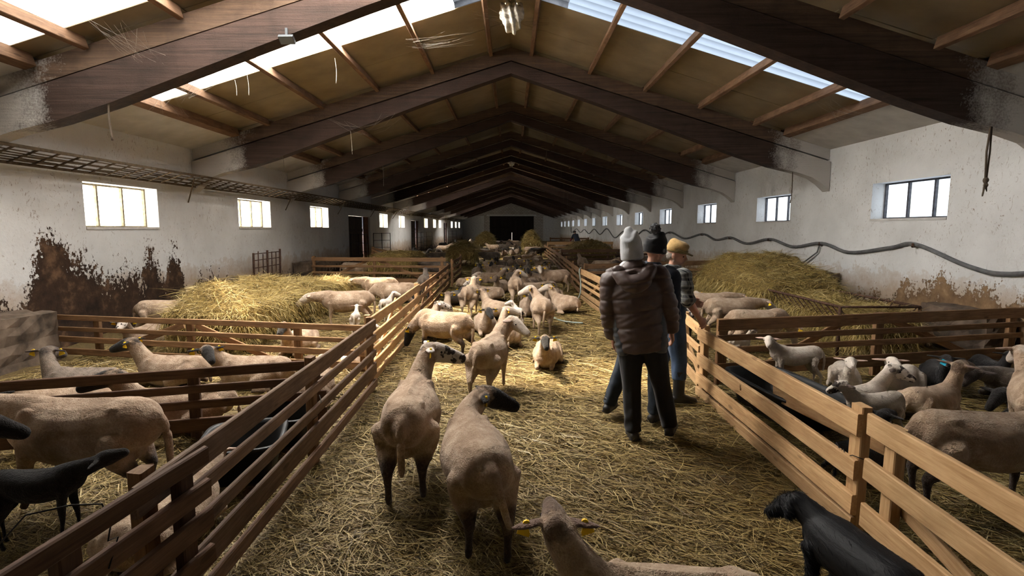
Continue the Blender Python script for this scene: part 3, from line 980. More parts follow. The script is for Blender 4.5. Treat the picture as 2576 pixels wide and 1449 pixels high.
M['ewe_speck'] = wool_mat('shorn_wool_speckled_face', CREAM, CREAM2, ((0.58, 0.50, 0.43), (0.04, 0.03, 0.025)), (0.06, 0.04, 0.03), (0.60, 0.54, 0.50))
M['ewe_brown'] = wool_mat('shorn_wool_brown_face', (0.50, 0.38, 0.27), (0.36, 0.25, 0.17), (0.13, 0.085, 0.06), (0.07, 0.045, 0.03), (0.16, 0.10, 0.075))
M['ewe_grey'] = wool_mat('grey_brown_wool', (0.24, 0.19, 0.15), (0.15, 0.115, 0.09), (0.05, 0.035, 0.028), (0.03, 0.022, 0.018), (0.05, 0.035, 0.03))
M['ewe_dark'] = wool_mat('dark_wool', (0.045, 0.036, 0.032), (0.025, 0.02, 0.018), BLK, BLK, BLK)
M['ewe_dark_white'] = wool_mat('dark_wool_white_splash', (0.05, 0.04, 0.036), (0.03, 0.024, 0.02), BLK, BLK, BLK, spot=(0.55, 0.5, 0.46), spot_amt=.60)
M['lamb_white'] = wool_mat('white_lamb_wool', (0.74, 0.66, 0.57), (0.60, 0.50, 0.41), (0.76, 0.66, 0.57), (0.70, 0.60, 0.50), (0.72, 0.50, 0.42))
M['lamb_black'] = wool_mat('black_lamb_wool', (0.020, 0.018, 0.018), (0.012, 0.010, 0.010), BLK, BLK, BLK)
M['lamb_spot'] = wool_mat('spotted_lamb_wool', (0.70, 0.62, 0.53), (0.55, 0.46, 0.38), ((0.70, 0.62, 0.54), (0.05, 0.035, 0.03)), (0.55, 0.46, 0.38), (0.10, 0.065, 0.05))

# ear tag: flag and button
def ear_tag_mesh():
    mb = MB()
    mb.prism([(-.006, 0), (.006, 0), (.026, -.030), (.026, -.045), (-.026, -.045), (-.026, -.030)], -.0018, .0018, axis=1)
    n = 10
    for d0, d1, r in ((-.006, .006, .0155), (-.009, .009, .007)):
        mb.prism([(r * math.cos(2 * math.pi * i / n), .004 + r * math.sin(2 * math.pi * i / n)) for i in range(n)], d0, d1, axis=1)
    me = mesh_np('ear_tag', mb.v, mb.f, False, M['yellow']); fix_normals(me)
    return me
TAG_ME = ear_tag_mesh()
bt = MB(); bt.box((-.02, -.002, -.03), (.02, .002, .012))
TAG_BLUE = mesh_np('ear_tag', bt.v, bt.f, False, M['blue_tag'])
eyeV, eyeF = ball((0, 0, 0), 1, 1, 1, n=8)
EYE_ME = mesh_np('eye', eyeV, eyeF, True, M['eye'])

POSES = {}
def pose(key, **kw):
    if key not in POSES:
        POSES[key] = sheep_mesh('sheep_' + key, **kw)
    return POSES[key]

ADULT = .84
def sheep(key, x, y, heading, mat, label, scale=1.0, tags='y', eyes=False, group=None, name=None, z=None, cat=None):
    me, info = POSES[key]
    scale *= ADULT
    lamb = 'lamb' in key
    nm = name or ('lamb' if lamb else 'sheep')
    if not me.materials: me.materials.append(None)
    o = bpy.data.objects.new(nm, me)
    o.location = (x, y, float(ground_z(x, y)) + .012 if z is None else z)
    o.rotation_euler = (0, 0, R(heading))
    o.scale = (scale, scale, scale)
    link(o)
    o.material_slots[0].link = 'OBJECT'
    o.material_slots[0].material = M[mat]
    tag(o, label, cat or ('lamb' if lamb else 'sheep'), group)
    if tags:
        for i, (p, out, hd, hup) in enumerate(info['ears']):
            if tags in ('l', 'r') and i != (1 if tags == 'r' else 0): continue
            if tags == 'b' and i: continue
            t = bpy.data.objects.new('ear_tag', TAG_BLUE if tags == 'b' else TAG_ME)
            zax = (-out * .35 + Vector((0, 0, 1))).normalized()
            yax = (hd - zax * hd.dot(zax)).normalized(); xax = yax.cross(zax)
            mt = Matrix((xax, yax, zax)).transposed().to_4x4()
            mt.translation = p + hd * .004
            mt = mt @ Matrix.Scale(1.35, 4)
            link(t, o); t.matrix_local = mt
    if eyes:
        for p in info['eyes']:
            q = bpy.data.objects.new('eye', EYE_ME)
            link(q, o); q.location = p; r = .0125 * info['scale_head']; q.scale = (r, r * .9, r)
    return o
# ================================================================== PEOPLE (face local +X, y to their left)
def hand_prims(B, wrist, d, side_n, palm_n, curl=35, tagname='skin'):
    """d: along the hand; side_n: towards the thumb; palm_n: out of the palm"""
    d = Vector(d).normalized(); palm_n = Vector(palm_n); palm_n = (palm_n - d * palm_n.dot(d)).normalized()
    s = d.cross(palm_n) if d.cross(palm_n).dot(Vector(side_n)) > 0 else palm_n.cross(d)
    B.tube([(wrist - d * .01, .027, .020), (wrist + d * .03, .036, .020), (wrist + d * .085, .042, .017)], tagname, 3, 10, up=palm_n)
    for i, ln in enumerate((.072, .080, .075, .058)):
        base = wrist + d * .088 + s * (.030 - .0205 * i)
        a = d.copy(); p = base - d * .015
        pts = [(p, .0098, .0098)]
        for j, fr in enumerate((.45, .30, .25)):
            ang = R(curl * (j + .5))
            dd = (d * math.cos(ang) + palm_n * math.sin(ang)).normalized()
            p = p + dd * (ln * fr + (.015 if j == 0 else 0))
            pts.append((p, .0094 - .0009 * j, .0094 - .0009 * j))
        B.tube(pts, tagname, 1, 8, up=palm_n)
    tb = wrist + d * .025 + s * .026
    td = (d * .75 + s * .6 + palm_n * .25).normalized(); td2 = (d * .95 + s * .15 + palm_n * .35).normalized()
    B.tube([(tb, .014, .014), (tb + td * .038, .0125, .0125), (tb + td * .038 + td2 * .032, .0100, .0100)], tagname, 1, 8, up=palm_n)

class Human:
    def __init__(s, h=1.74, head_yaw=0, head_pitch=0, lean=0.0, feet=((0.0, .13), (0.0, -.13)), toe=(8, -8), armL=None, armR=None, build=1.0, bend=0.0):
        k = s.k = h / 1.74
        V = Vector
        s.hipc = V((0 - bend * .25, 0, .93 * k - abs(bend) * .06))
        fw = V((math.sin(lean), 0, math.cos(lean)))
        s.sp = fw
        s.chest = s.hipc + fw * .36 * k
        s.neck = s.hipc + fw * .56 * k
        s.shY = .185 * k * build
        s.sh = {q: s.hipc + fw * .50 * k + V((0, y * s.shY, 0)) for q, y in (('L', 1), ('R', -1))}
        s.hip = {q: s.hipc + V((0, y * .09 * k, -.02)) for q, y in (('L', 1), ('R', -1))}
        s.ank = {q: V((f[0], f[1], .09)) for q, f in zip('LR', feet)}
        s.toe = dict(zip('LR', toe))
        s.knee = {}
        for q in 'LR':
            m = s.hip[q].lerp(s.ank[q], .52)
            s.knee[q] = m + V((.03, 0, 0))
        dflt = {'L': (V((.02, .10, -.99)), V((.12, .03, -.99))), 'R': (V((.02, -.10, -.99)), V((.12, -.03, -.99)))}
        s.arm = {'L': armL or dflt['L'], 'R': armR or dflt['R']}
        s.elb = {}; s.wri = {}
        for q in 'LR':
            u, f = Vector(s.arm[q][0]).normalized(), Vector(s.arm[q][1]).normalized()
            s.elb[q] = s.sh[q] + u * .29 * k
            s.wri[q] = s.elb[q] + f * .255 * k
        s.build = build
        s.hm = Matrix.Rotation(R(head_yaw), 3, 'Z') @ Matrix.Rotation(R(-head_pitch), 3, 'Y')
        s.pv = s.neck + fw * .035 * k
    def H(s, x, y, z):          # head-local point (origin at the pivot below the skull) to body space
        return s.pv + s.hm @ (Vector((x, y, z)) * s.k)
    def body_mesh(s, name, curl=(30, 30), palm=None, voxel=.0085):
        B = Body(); k = s.k; V = Vector; b = s.build
        T = lambda a: s.hipc + s.sp * a * k
        B.tube([(T(-.06), .135 * b, .10 * b), (T(.06), .14 * b, .095 * b), (T(.2), .13 * b, .09 * b), (T(.36), .155 * b, .105 * b), (T(.48), .16 * b, .085 * b), (T(.54), .08, .06)], 'cloth', 3, 16, up=(1, 0, 0))
        up = s.hm @ V((0, 0, 1))
        B.tube([(T(.50), .062, .062), (s.pv, .055, .058), (s.H(.005, 0, .06), .052, .055)], 'skin', 3, 12, up=(1, 0, 0))
        rot = s.hm
        B.ball(s.H(-.005, 0, .135), .100 * k, .079 * k, .108 * k, 'skin', rot)
        B.ball(s.H(.030, 0, .085), .066 * k, .060 * k, .085 * k, 'skin', rot)          # face
        B.ball(s.H(.058, 0, .022), .030 * k, .032 * k, .026 * k, 'beard', rot)         # chin
        for y in (-1, 1):
            B.tube([(s.H(.0, y * .060, .05), .016, .02), (s.H(.055, y * .028, .022), .018, .018)], 'beard', 1, 8)
            B.ball(s.H(.060, y * .036, .078), .026 * k, .022 * k, .024 * k, 'skin', rot)   # cheek
            B.ball(s.H(-.008, y * .080, .095), .026 * k, .010 * k, .034 * k, 'skin', rot)  # ear
            B.ball(s.H(.082, y * .030, .128), .018 * k, .026 * k, .011 * k, 'skin', rot)   # brow
        B.tube([(s.H(.090, 0, .122), .011, .011), (s.H(.108, 0, .095), .014, .013), (s.H(.116, 0, .078), .017, .014)], 'skin', 2, 8)   # nose
        B.ball(s.H(.084, 0, .052), .018 * k, .030 * k, .010 * k, 'beard', rot)         # moustache
        B.ball(s.H(.083, 0, .040), .013 * k, .022 * k, .007 * k, 'lip', rot)
        for q in 'LR':
            B.tube([(s.sh[q] + V((0, (-.05 if q == 'L' else .05), -.02)), .045, .045), (s.sh[q] + V((0, 0, -.03)), .045 * b, .048 * b), (s.elb[q], .040, .042), ], 'cloth', 2, 12, up=(1, 0, 0))
            m = s.elb[q].lerp(s.wri[q], .3)
            B.tube([(s.elb[q], .042, .044), (m, .044, .043), (s.wri[q], .027, .024)], 'skin', 3, 12, up=(1, 0, 0))
            f = Vector(s.arm[q][1]).normalized()
            inward = V((0, -1 if q == 'L' else 1, 0))
            pn = palm[q] if palm and q in palm else inward
            hand_prims(B, s.wri[q], f, V((1, 0, 0)), pn, curl[0 if q == 'L' else 1])
            B.tube([(s.hip[q], .07, .07), (s.knee[q], .042, .044), ], 'cloth', 1, 12, up=(1, 0, 0))
            B.tube([(s.knee[q], .042, .044), (s.knee[q].lerp(s.ank[q], .3), .042, .044), (s.ank[q], .030, .034)], 'cloth', 3, 12, up=(1, 0, 0))
            t = R(s.toe[q]); fd = V((math.cos(t), math.sin(t), 0))
            B.tube([(s.ank[q] - fd * .04 + V((0, 0, -.045)), .035, .035), (s.ank[q] + fd * .10 + V((0, 0, -.055)), .042, .028)], 'cloth', 1, 10)
        return B.fuse(name, voxel, 3, .4, tags=(('beard',), ('lip',), ('cloth',)), soft=.008)
    def trousers(s, name, loose=1.0, top=.04, hem=.07, belly=1.0):
        B = Body(); k = s.k; V = Vector
        T = lambda a: s.hipc + s.sp * a * k
        B.tube([(T(top), .165 * belly, .125 * belly), (T(-.04), .172 * belly, .128 * belly), (T(-.11), .165, .12)], 'leg', 3, 18, up=(1, 0, 0))
        for q in 'LR':
            a = s.ank[q] + V((0, 0, hem - .09 + .02))
            B.tube([(s.hip[q] + V((0, 0, .02)), .10 * loose ** .5, .115), (s.hip[q].lerp(s.knee[q], .5), .088 * loose, .094 * loose), (s.knee[q], .072 * loose, .076 * loose), (s.knee[q].lerp(a, .5), .066 * loose, .068 * loose), (a, .060 * loose, .064 * loose)], 'leg', 4, 16, up=(1, 0, 0), tip=.1)
        def folds(co, no, wt):
            z = co[:, 2]
            d = .004 * np.sin(z * 24 + 16 * co[:, 1] + 3 * np.sin(co[:, 0] * 23 + z * 9)) * np.clip((.50 - z) * 2.5, .15, 1) + .002 * np.sin(co[:, 1] * 90 + z * 11)
            return co + no * d[:, None]
        return B.fuse(name, .012, 4, .5, deform=folds)
    def shoe(s, q, name, hi=.16, size=1.0):
        B = Body(); V = Vector
        t = R(s.toe[q]); fd = V((math.cos(t), math.sin(t), 0)); a = s.ank[q]
        B.tube([(a + V((0, 0, hi - .09)), .052 * size, .056 * size), (a + V((0, 0, -.03)), .047 * size, .052 * size)], 'u', 1, 14, up=(1, 0, 0), tip=.15)
        B.tube([(a - fd * .065 + V((0, 0, -.052)), .038 * size, .036), (a + fd * .03 + V((0, 0, -.040)), .045 * size, .044), (a + fd * .12 + V((0, 0, -.056)), .048 * size, .032), (a + fd * .175 + V((0, 0, -.062)), .040 * size, .024)], 'u', 3, 14)
        B.tube([(a - fd * .075 + V((0, 0, -.080)), .042 * size, .012), (a + fd * .03 + V((0, 0, -.080)), .046 * size, .012), (a + fd * .12 + V((0, 0, -.080)), .053 * size, .012), (a + fd * .185 + V((0, 0, -.078)), .042 * size, .012)], 'sole', 3, 14)
        return B.fuse(name, .008, 3, .5, tags=(('sole',),))
    def top(s, name, r=1.0, hem=-.10, puff=None, sleeves=1.0, collar=True, sleeve_r=1.0, voxel=.010, extra=None, body_r=None):
        """jacket or shirt: torso from hem to neck with two sleeves"""
        B = Body(); k = s.k; V = Vector; b = s.build; br = body_r or r
        T = lambda a: s.hipc + s.sp * a * k
        B.tube([(T(hem), .195 * br, .150 * br), (T(.02), .195 * br, .145 * br), (T(.16), .185 * br, .138 * br), (T(.32), .190 * r * b, .140 * r), (T(.44), .185 * r * b, .125 * r), (T(.52), .11 * r, .085 * r)], 'torso', 3, 22, up=(1, 0, 0), tip=.15)
        if collar:
            B.tube([(T(.49), .095 * r, .085 * r), (T(.585), .082, .080)], 'torso', 1, 16, up=(1, 0, 0), tip=.15)
        for q in 'LR':
            e = s.elb[q]
            inn = s.sh[q] + V((0, (-.06 if q == 'L' else .06), .0))
            w = s.elb[q].lerp(s.wri[q], sleeves)
            B.tube([(inn, .075 * r, .085 * r), (s.sh[q] + V((0, 0, -.02)), .078 * sleeve_r * r, .085 * sleeve_r * r), (s.sh[q].lerp(e, .55), .070 * sleeve_r * r, .076 * sleeve_r * r), (e, .066 * sleeve_r * r, .070 * sleeve_r * r), (e.lerp(w, .6), .060 * sleeve_r * r, .062 * sleeve_r * r), (w, .050 * sleeve_r * r, .050 * sleeve_r * r)], 'sleeve', 4, 16, up=(1, 0, 0), tip=.2)
        if extra: extra(B)
        return B.fuse(name, voxel, 4, .5, deform=puff, tags=(('sleeve',), ('hood',)))

def skin_mat(name, col, beard, amt):
    m, nt, b = new_mat(name)
    at = N(nt, 'Attribute'); at.attribute_name = 'mask'
    sp = N(nt, 'SeparateColor'); L(nt, at.outputs['Color'], sp.inputs[0])
    n = noise(nt, coords(nt), 30, 3)
    c = ramp(nt, n, [(.3, tuple(x * .85 for x in col)), (.7, col)])
    st = ramp(nt, noise(nt, coords(nt), 260, 1), [(.42, 0.0), (.6, 1.0)])
    c = mixc(nt, math_n(nt, 'MULTIPLY', math_n(nt, 'MULTIPLY', sp.outputs[0], amt), math_n(nt, 'ADD', .5, math_n(nt, 'MULTIPLY', st, .5))), c, beard)
    c = mixc(nt, math_n(nt, 'MULTIPLY', sp.outputs[1], .7), c, (0.34, 0.12, 0.09))
    L(nt, c, b.inputs['Base Color'])
    b.inputs['Roughness'].default_value = .55
    b.inputs['Subsurface Weight'].default_value = 0.0
    return m
def cloth_mat(name, col, rough=.85, weave=180, var=.2, sheen=.1, spec=.2):
    m, nt, b = new_mat(name)
    n = noise(nt, coords(nt), 9, 3); w = noise(nt, coords(nt), weave, 2)
    t = math_n(nt, 'ADD', math_n(nt, 'MULTIPLY', n, .6), math_n(nt, 'MULTIPLY', w, .4))
    L(nt, ramp(nt, t, [(.35, tuple(x * (1 - var) for x in col)), (.65, tuple(min(1, x * (1 + var)) for x in col))]), b.inputs['Base Color'])
    b.inputs['Roughness'].default_value = rough; b.inputs['Sheen Weight'].default_value = sheen; b.inputs['Specular IOR Level'].default_value = spec
    bump(nt, b, t, .25, .004)
    return m
def plaid_mat():
    m, nt, b = new_mat('dark_plaid')
    v = coords(nt); sp = N(nt, 'SeparateXYZ'); L(nt, v, sp.inputs[0])
    rad = math_n(nt, 'ADD', sp.outputs[0], sp.outputs[1])
    def stripes(sock, f, th):
        s = math_n(nt, 'SINE', math_n(nt, 'MULTIPLY', sock, f))
        return math_n(nt, 'GREATER_THAN', s, th)
    a = stripes(sp.outputs[2], 150, .55); c2 = stripes(rad, 150, .55)
    a2 = stripes(sp.outputs[2], 75, .2); c3 = stripes(rad, 75, .2)
    dk = math_n(nt, 'MULTIPLY', math_n(nt, 'ADD', a2, c3), .5)
    lt = math_n(nt, 'MULTIPLY', math_n(nt, 'ADD', a, c2), .5)
    c = mixc(nt, dk, (0.16, 0.16, 0.16), (0.010, 0.012, 0.016))
    c = mixc(nt, math_n(nt, 'MULTIPLY', lt, .75), c, (0.36, 0.36, 0.33))
    L(nt, c, b.inputs['Base Color'])
    bump(nt, b, noise(nt, v, 12, 3), .4, .012)
    return m
M['skin'] = skin_mat('weathered_skin', (0.56, 0.30, 0.21), (0.20, 0.17, 0.15), .85)
M['skin2'] = skin_mat('skin', (0.58, 0.32, 0.23), (0.3, 0.2, 0.16), .25)
M['jacket_brown'] = cloth_mat('brown_quilted_nylon', (0.072, 0.044, 0.038), .48, 60, .12, .05, .45)
M['jacket_slate'] = cloth_mat('slate_quilted_nylon', (0.045, 0.05, 0.06), .5, 60, .15, .05, .4)
M['trouser_black'] = cloth_mat('black_cotton', (0.016, 0.016, 0.018), .85)
M['jeans'] = cloth_mat('dark_jeans', (0.026, 0.034, 0.046), .85, 220, .3)
M['overall'] = cloth_mat('blue_work_cloth', (0.05, 0.08, 0.14), .85, 200, .3)
M['knit_grey'] = cloth_mat('pale_grey_knit', (0.44, 0.45, 0.47), .95, 260, .25, .3)
M['knit_black'] = cloth_mat('black_knit', (0.014, 0.014, 0.016), .95, 260, .2, .2)
M['fleece_white'] = cloth_mat('white_fleece', (0.72, 0.73, 0.75), .95, 90, .1, .3)
M['cap'] = cloth_mat('tan_cap_cloth', (0.42, 0.27, 0.11), .9, 120, .3)
M['cap_brim'] = cloth_mat('olive_cap_cloth', (0.20, 0.15, 0.06), .9, 120, .3)
M['plaid'] = plaid_mat()
M['rubber'] = plain('black_rubber', (0.014, 0.014, 0.015), .4, 0, .5, var=.4, nscale=15)
M['leather'] = plain('dark_leather', (0.025, 0.023, 0.022), .55, 0, .4, var=.4, nscale=15)
M['hair_grey'] = cloth_mat('grey_hair', (0.16, 0.14, 0.12), .9, 130, .6)
M['logo'] = plain('white_patch', (0.65, 0.65, 0.66), .7)
M['glasses'] = plain('spectacle_wire', (0.3, 0.3, 0.32), .25, .8)
M['red'] = cloth_mat('dark_red_cloth', (0.20, 0.025, 0.025), .9)
M['navy'] = cloth_mat('navy_cloth', (0.018, 0.022, 0.035), .9)

def put(root, name, me, mat):
    if not me.materials: me.materials.append(mat)
    else: me.materials[0] = mat
    return obj(name, me, root)
def person_root(me, loc, heading, mat, label, roll=0.0):
    me.materials.append(mat)
    o = obj('person', me, None, loc, (R(roll), 0, R(heading)))
    return tag(o, label, 'person')

def beanie(Hm, slouch=0.0, cuff=.035, tall=.10, low=.10, r=1.0):
    B = Body()
    H = Hm.H
    # rings run up the skull in head space
    ax = Hm.hm @ Vector((1, 0, 0))
    pts = [(H(-.012, 0, low), .090 * r, .112 * r), (H(-.012, 0, low + .05), .091 * r, .114 * r), (H(-.012, 0, low + .10), .088 * r, .108 * r), (H(-.020 - slouch * .2, 0, low + .100 + tall * .55), .080 * r, .097 * r), (H(-.026 - slouch * .6, 0, low + .100 + tall * .85), .066, .080), (H(-.032 - slouch, 0, low + .100 + tall), .046, .058)]
    B.tube(pts, 'hat', 4, 20, up=ax, tip=.2)
    if cuff:
        B.tube([(H(-.010, 0, low - .01), .094 * r, .117 * r), (H(-.011, 0, low + .055), .0955 * r, .119 * r)], 'hat', 1, 20, up=ax, tip=.12)
    def wr(co, no, wt):
        zt = co[:, 2].max()
        up_ = np.clip((co[:, 2] - zt + .16) / .12, 0, 1)
        d = up_ * (.007 * np.sin(co[:, 2] * 48 + 3.0 * np.sin(co[:, 1] * 26 + 1.0)) + .003 * np.sin(co[:, 1] * 40 + co[:, 2] * 25))
        return co + no * d[:, None]
    return B.fuse('hat', .008, 3, .5, deform=wr)

def quilt(spacing=.122, amp=.012, zoff=0.0):
    def f(co, no, wt):
        z = co[:, 2] + .012 * np.sin(co[:, 1] * 9) + .010 * np.sin(co[:, 0] * 11) + zoff
        fr = (z / spacing) % 1.0
        p = 1 - np.abs(2 * fr - 1) ** 7
        wr = .0022 * np.sin(co[:, 1] * 60 + 18 * co[:, 2] + 4 * np.sin(co[:, 2] * 30)) + .0012 * np.sin(co[:, 2] * 90 + 40 * co[:, 1])
        return co + no * (amp * (p - .6) + wr * p)[:, None]
    return f

def build_people():
    V = Vector
    # --- man in the brown quilted jacket, seen from behind
    h = Human(1.70, head_yaw=-12, head_pitch=-2, feet=((-.03, .14), (.06, -.17)), toe=(10, -12), build=1.06, armL=(V((.02, .16, -.98)), V((.22, -.02, -.97))), armR=(V((.06, -.20, -.96)), V((.30, -.05, -.95))))
    P = person_root(h.body_mesh('person', (25, 40)), (1.20, 4.42, .015), 78, M['skin2'], 'person in a brown quilted jacket and pale grey beanie, seen from behind', -7.0)
    def hood(B):
        T = lambda a: h.hipc + h.sp * a * h.k
        B.tube([(T(.55) + V((-.10, .135, .02)), .05, .05), (T(.505) + V((-.155, .08, -.02)), .065, .062), (T(.475) + V((-.175, 0, -.03)), .075, .075), (T(.505) + V((-.155, -.08, -.02)), .065, .062), (T(.55) + V((-.10, -.135, .02)), .05, .05)], 'hood', 4, 14)
        B.tube([(T(.60) + V((-.02, 0, .0)), .10, .10), (T(.50) + V((-.06, 0, 0)), .13, .13)], 'hood', 1, 16, up=(1, 0, 0), tip=.2)
    jk = put(P, 'jacket', h.top('jacket', r=1.13, hem=-.14, puff=quilt(), sleeves=.97, extra=hood, sleeve_r=1.05, voxel=.009), M['jacket_brown'])
    # slate side panels let into the jacket
    for sgn, nm in ((1, 'side_panel'), (-1, 'side_panel')):
        B = Body()
        B.tube([(h.hipc + V((-.03, sgn * .135, -.15)), .075, .105), (h.hipc + V((-.03, sgn * .165, .0)), .055, .075), (h.hipc + V((-.02, sgn * .172, .16)), .035, .055), (h.hipc + V((-.02, sgn * .172, .28)), .02, .035)], 'p', 3, 14, up=(1, 0, 0), tip=.2)
        obj_ = put(jk, nm, B.fuse(nm, .010, 3, .5, deform=quilt(.045, .006)), M['jacket_slate'])
    put(P, 'trousers', h.trousers('trousers', 1.14, hem=.045), M['trouser_black'])
    for q in 'LR': put(P, 'boot', h.shoe(q, 'boot', .17, 1.05), M['leather'])
    put(P, 'beanie', beanie(h, slouch=.025, cuff=0, tall=.13, low=.05, r=1.04), M['knit_grey'])
    B = Body(); T = lambda a: h.hipc + h.sp * a * h.k
    B.tube([(T(.545) + V((-.03, .10, .015)), .03, .05), (T(.60) + V((-.075, .05, .01)), .03, .04), (T(.60) + V((-.085, -.02, .01)), .03, .04), (T(.59) + V((-.05, -.07, 0)), .028, .035)], 's', 3, 12)
    put(P, 'collar', B.fuse('collar', .009, 3, .5), M['fleece_white'])
    # --- man in the black bobble hat, turned to the pen
    h = Human(1.70, head_yaw=-22, head_pitch=-6, feet=((-.12, .22), (.0, -.20)), toe=(8, -10), build=1.05, armL=(V((.08, .14, -.97)), V((.4, -.1, -.9))), armR=(V((.10, -.12, -.96)), V((.5, .05, -.85))))
    P = person_root(h.body_mesh('person', (30, 30)), (1.19, 4.98, .01), 52, M['skin2'], 'person in a black bobble hat and glasses, half hidden by the brown jacket', 5.5)
    put(P, 'jacket', h.top('jacket', r=1.06, hem=-.06, sleeves=.97, puff=quilt(.12, .006)), M['navy'])
    put(P, 'trousers', h.trousers('trousers', 1.06, hem=.05), M['jeans'])
    for q in 'LR': put(P, 'boot', h.shoe(q, 'boot', .14), M['leather'])
    hat = put(P, 'beanie', beanie(h, slouch=.005, cuff=.04, tall=.06, low=.095), M['knit_black'])
    B = Body(); rr = np.random.default_rng(3)
    c = h.H(-.055, 0, .305)
    B.ball(c, .043, .043, .043, 'p')
    for i in range(150):
        d = V(rr.normal(size=3)).normalized()
        B.tube([(c, .012, .012), (c + d * rr.uniform(.044, .055), .006, .006)], 'p', 1, 6)
    put(hat, 'pompom', B.fuse('pompom', .0055, 1, .3), cloth_mat('grey_black_yarn', (0.06, 0.06, 0.065), .95, 60, .9, .2))
    for ang in (-38, -80):
        n = 14; mb = MB()
        for rad0, rad1 in ((.0165, .0135), (.007, .003)):
            for i in range(n):
                a0, a1 = 2 * math.pi * i / n, 2 * math.pi * (i + 1) / n
                mb.add([(0, rad0 * math.cos(a0), rad0 * math.sin(a0)), (0, rad0 * math.cos(a1), rad0 * math.sin(a1)), (0, rad1 * math.cos(a1), rad1 * math.sin(a1)), (0, rad1 * math.cos(a0), rad1 * math.sin(a0))], [(0, 1, 2, 3)])
        o = mb.build('badge', M['logo'], hat)
        d = V((math.cos(R(ang)) * .122, math.sin(R(ang)) * .099, 0))
        nrm = h.hm @ V((math.cos(R(ang)), math.sin(R(ang)) * 1.2, 0)).normalized()
        o.location = h.H(-.010, 0, .118) + h.hm @ d
        o.rotation_euler = nrm.to_track_quat('X', 'Z').to_euler()
    g = MB()
    for y in (-1, 1):
        cc = [h.H(.098, y * .034 + .022 * math.cos(t), .108 + .017 * math.sin(t)) for t in np.linspace(0, 2 * math.pi, 13)]
        g.tube(cc, .0018, 5)
        g.tube([h.H(.096, y * .056, .112), h.H(.06, y * .078, .114), h.H(-.01, y * .083, .112)], .0018, 5)
    g.tube([h.H(.10, -.012, .112), h.H(.105, 0, .115), h.H(.10, .012, .112)], .0018, 5)
    g.build('glasses', M['glasses'], P, smooth=True)
    # --- farmer in cap and plaid shirt
    h = Human(1.62, head_yaw=-46, head_pitch=-12, feet=((-.06, .12), (.05, -.14)), toe=(6, -12), build=1.08, lean=.06, armL=(V((.25, .10, -.96)), V((.85, -.45, -.25))), armR=(V((.16, -.14, -.97)), V((.62, .10, -.78))))
    P = person_root(h.body_mesh('person', (38, 30)), (1.64, 5.45, .01), 14, M['skin'], 'bearded person in a tan cap, plaid shirt and blue overalls by the pen')
    def folds(co, no, wt):
        d = .006 * np.sin(co[:, 2] * 45 + 12 * co[:, 1]) + .004 * np.sin(co[:, 0] * 60 + 30 * co[:, 2])
        return co + no * d[:, None]
    put(P, 'shirt', h.top('shirt', r=.97, hem=-.02, sleeves=.12, puff=folds, sleeve_r=1.02), M['plaid'])
    tr = put(P, 'overalls', h.trousers('overalls', 1.10, top=.20, hem=.22, belly=1.12), M['overall'])
    for y in (-1, 1):
        mb = MB(); T = lambda a: h.hipc + h.sp * a * h.k
        pts = [T(.20) + V((-.155, y * .06, 0)), T(.35) + V((-.155, y * .075, 0)), T(.475) + V((-.115, y * .10, 0)), T(.525) + V((0, y * .105, 0)), T(.47) + V((.115, y * .09, 0)), T(.30) + V((.155, y * .08, 0))]
        for a, b_ in zip(pts[:-1], pts[1:]):
            pass
        mb.tube(pts, .016, 8); mb.build('strap', M['overall'], tr, smooth=True)
    for q in 'LR': put(P, 'boot', h.shoe(q, 'boot', .34, 1.15), M['rubber'])
    # cap: crown, folded band, peak
    ax = h.hm @ V((1, 0, 0)); H = h.H
    B = Body()
    B.tube([(H(-.012, 0, .150), .087, .110), (H(-.010, 0, .19), .088, .111), (H(-.006, 0, .235), .083, .104), (H(-.004, 0, .262), .06, .078)], 'c', 3, 20, up=ax, tip=.25)
    cap = put(P, 'cap', B.fuse('cap', .008, 2, .5, deform=folds), M['cap'])
    B = Body()
    B.tube([(H(-.012, 0, .140), .0915, .115), (H(-.012, 0, .178), .093, .117)], 'c', 1, 20, up=ax, tip=.1)
    B.tube([(H(.07, 0, .152), .070, .007), (H(.12, 0, .146), .062, .007), (H(.168, 0, .136), .040, .006)], 'c', 3, 14, up=h.hm @ V((0, 0, 1)))
    put(cap, 'peak', B.fuse('peak', .006, 2, .5), M['cap_brim'])
    B = Body()
    B.tube([(H(-.025, .074, .09), .012, .028), (H(-.075, .05, .085), .015, .036), (H(-.092, 0, .085), .016, .042), (H(-.075, -.05, .085), .015, .036), (H(-.025, -.074, .09), .012, .028)], 'h', 3, 10)
    put(P, 'hair', B.fuse('hair', .007, 2, .4), M['hair_grey'])
    for y in (-1, 1):
        q = obj('eye', EYE_ME, P, H(.084, y * .031, .108)); q.scale = (.009, .009, .007)
    # --- person far off, bent over the pens
    h = Human(1.70, lean=.55, bend=.3, head_pitch=-30, armL=(V((.5, .1, -.85)), V((.6, 0, -.8))), armR=(V((.5, -.1, -.85)), V((.6, 0, -.8))))
    P = person_root(h.body_mesh('person', voxel=.014), (4.55, 37.0, .02), 120, M['skin2'], 'person far off in dark vest and red sleeves, bending over the pens')
    put(P, 'vest', h.top('vest', r=1.08, sleeves=.0, sleeve_r=.9, voxel=.016), M['navy'])
    put(P, 'sweater', h.top('sweater', r=.93, sleeves=.95, voxel=.016), M['red'])
    put(P, 'trousers', h.trousers('trousers', 1.1), M['jeans'])
    for q in 'LR': put(P, 'boot', h.shoe(q, 'boot', .3), M['rubber'])
    put(P, 'hat', beanie(h, tall=.03, low=.08), M['knit_black'])
# ================================================================== FENCES
G_, NW, MD, DK = M['wood_grey'], M['wood_new'], M['wood_mid'], M['wood_dark']
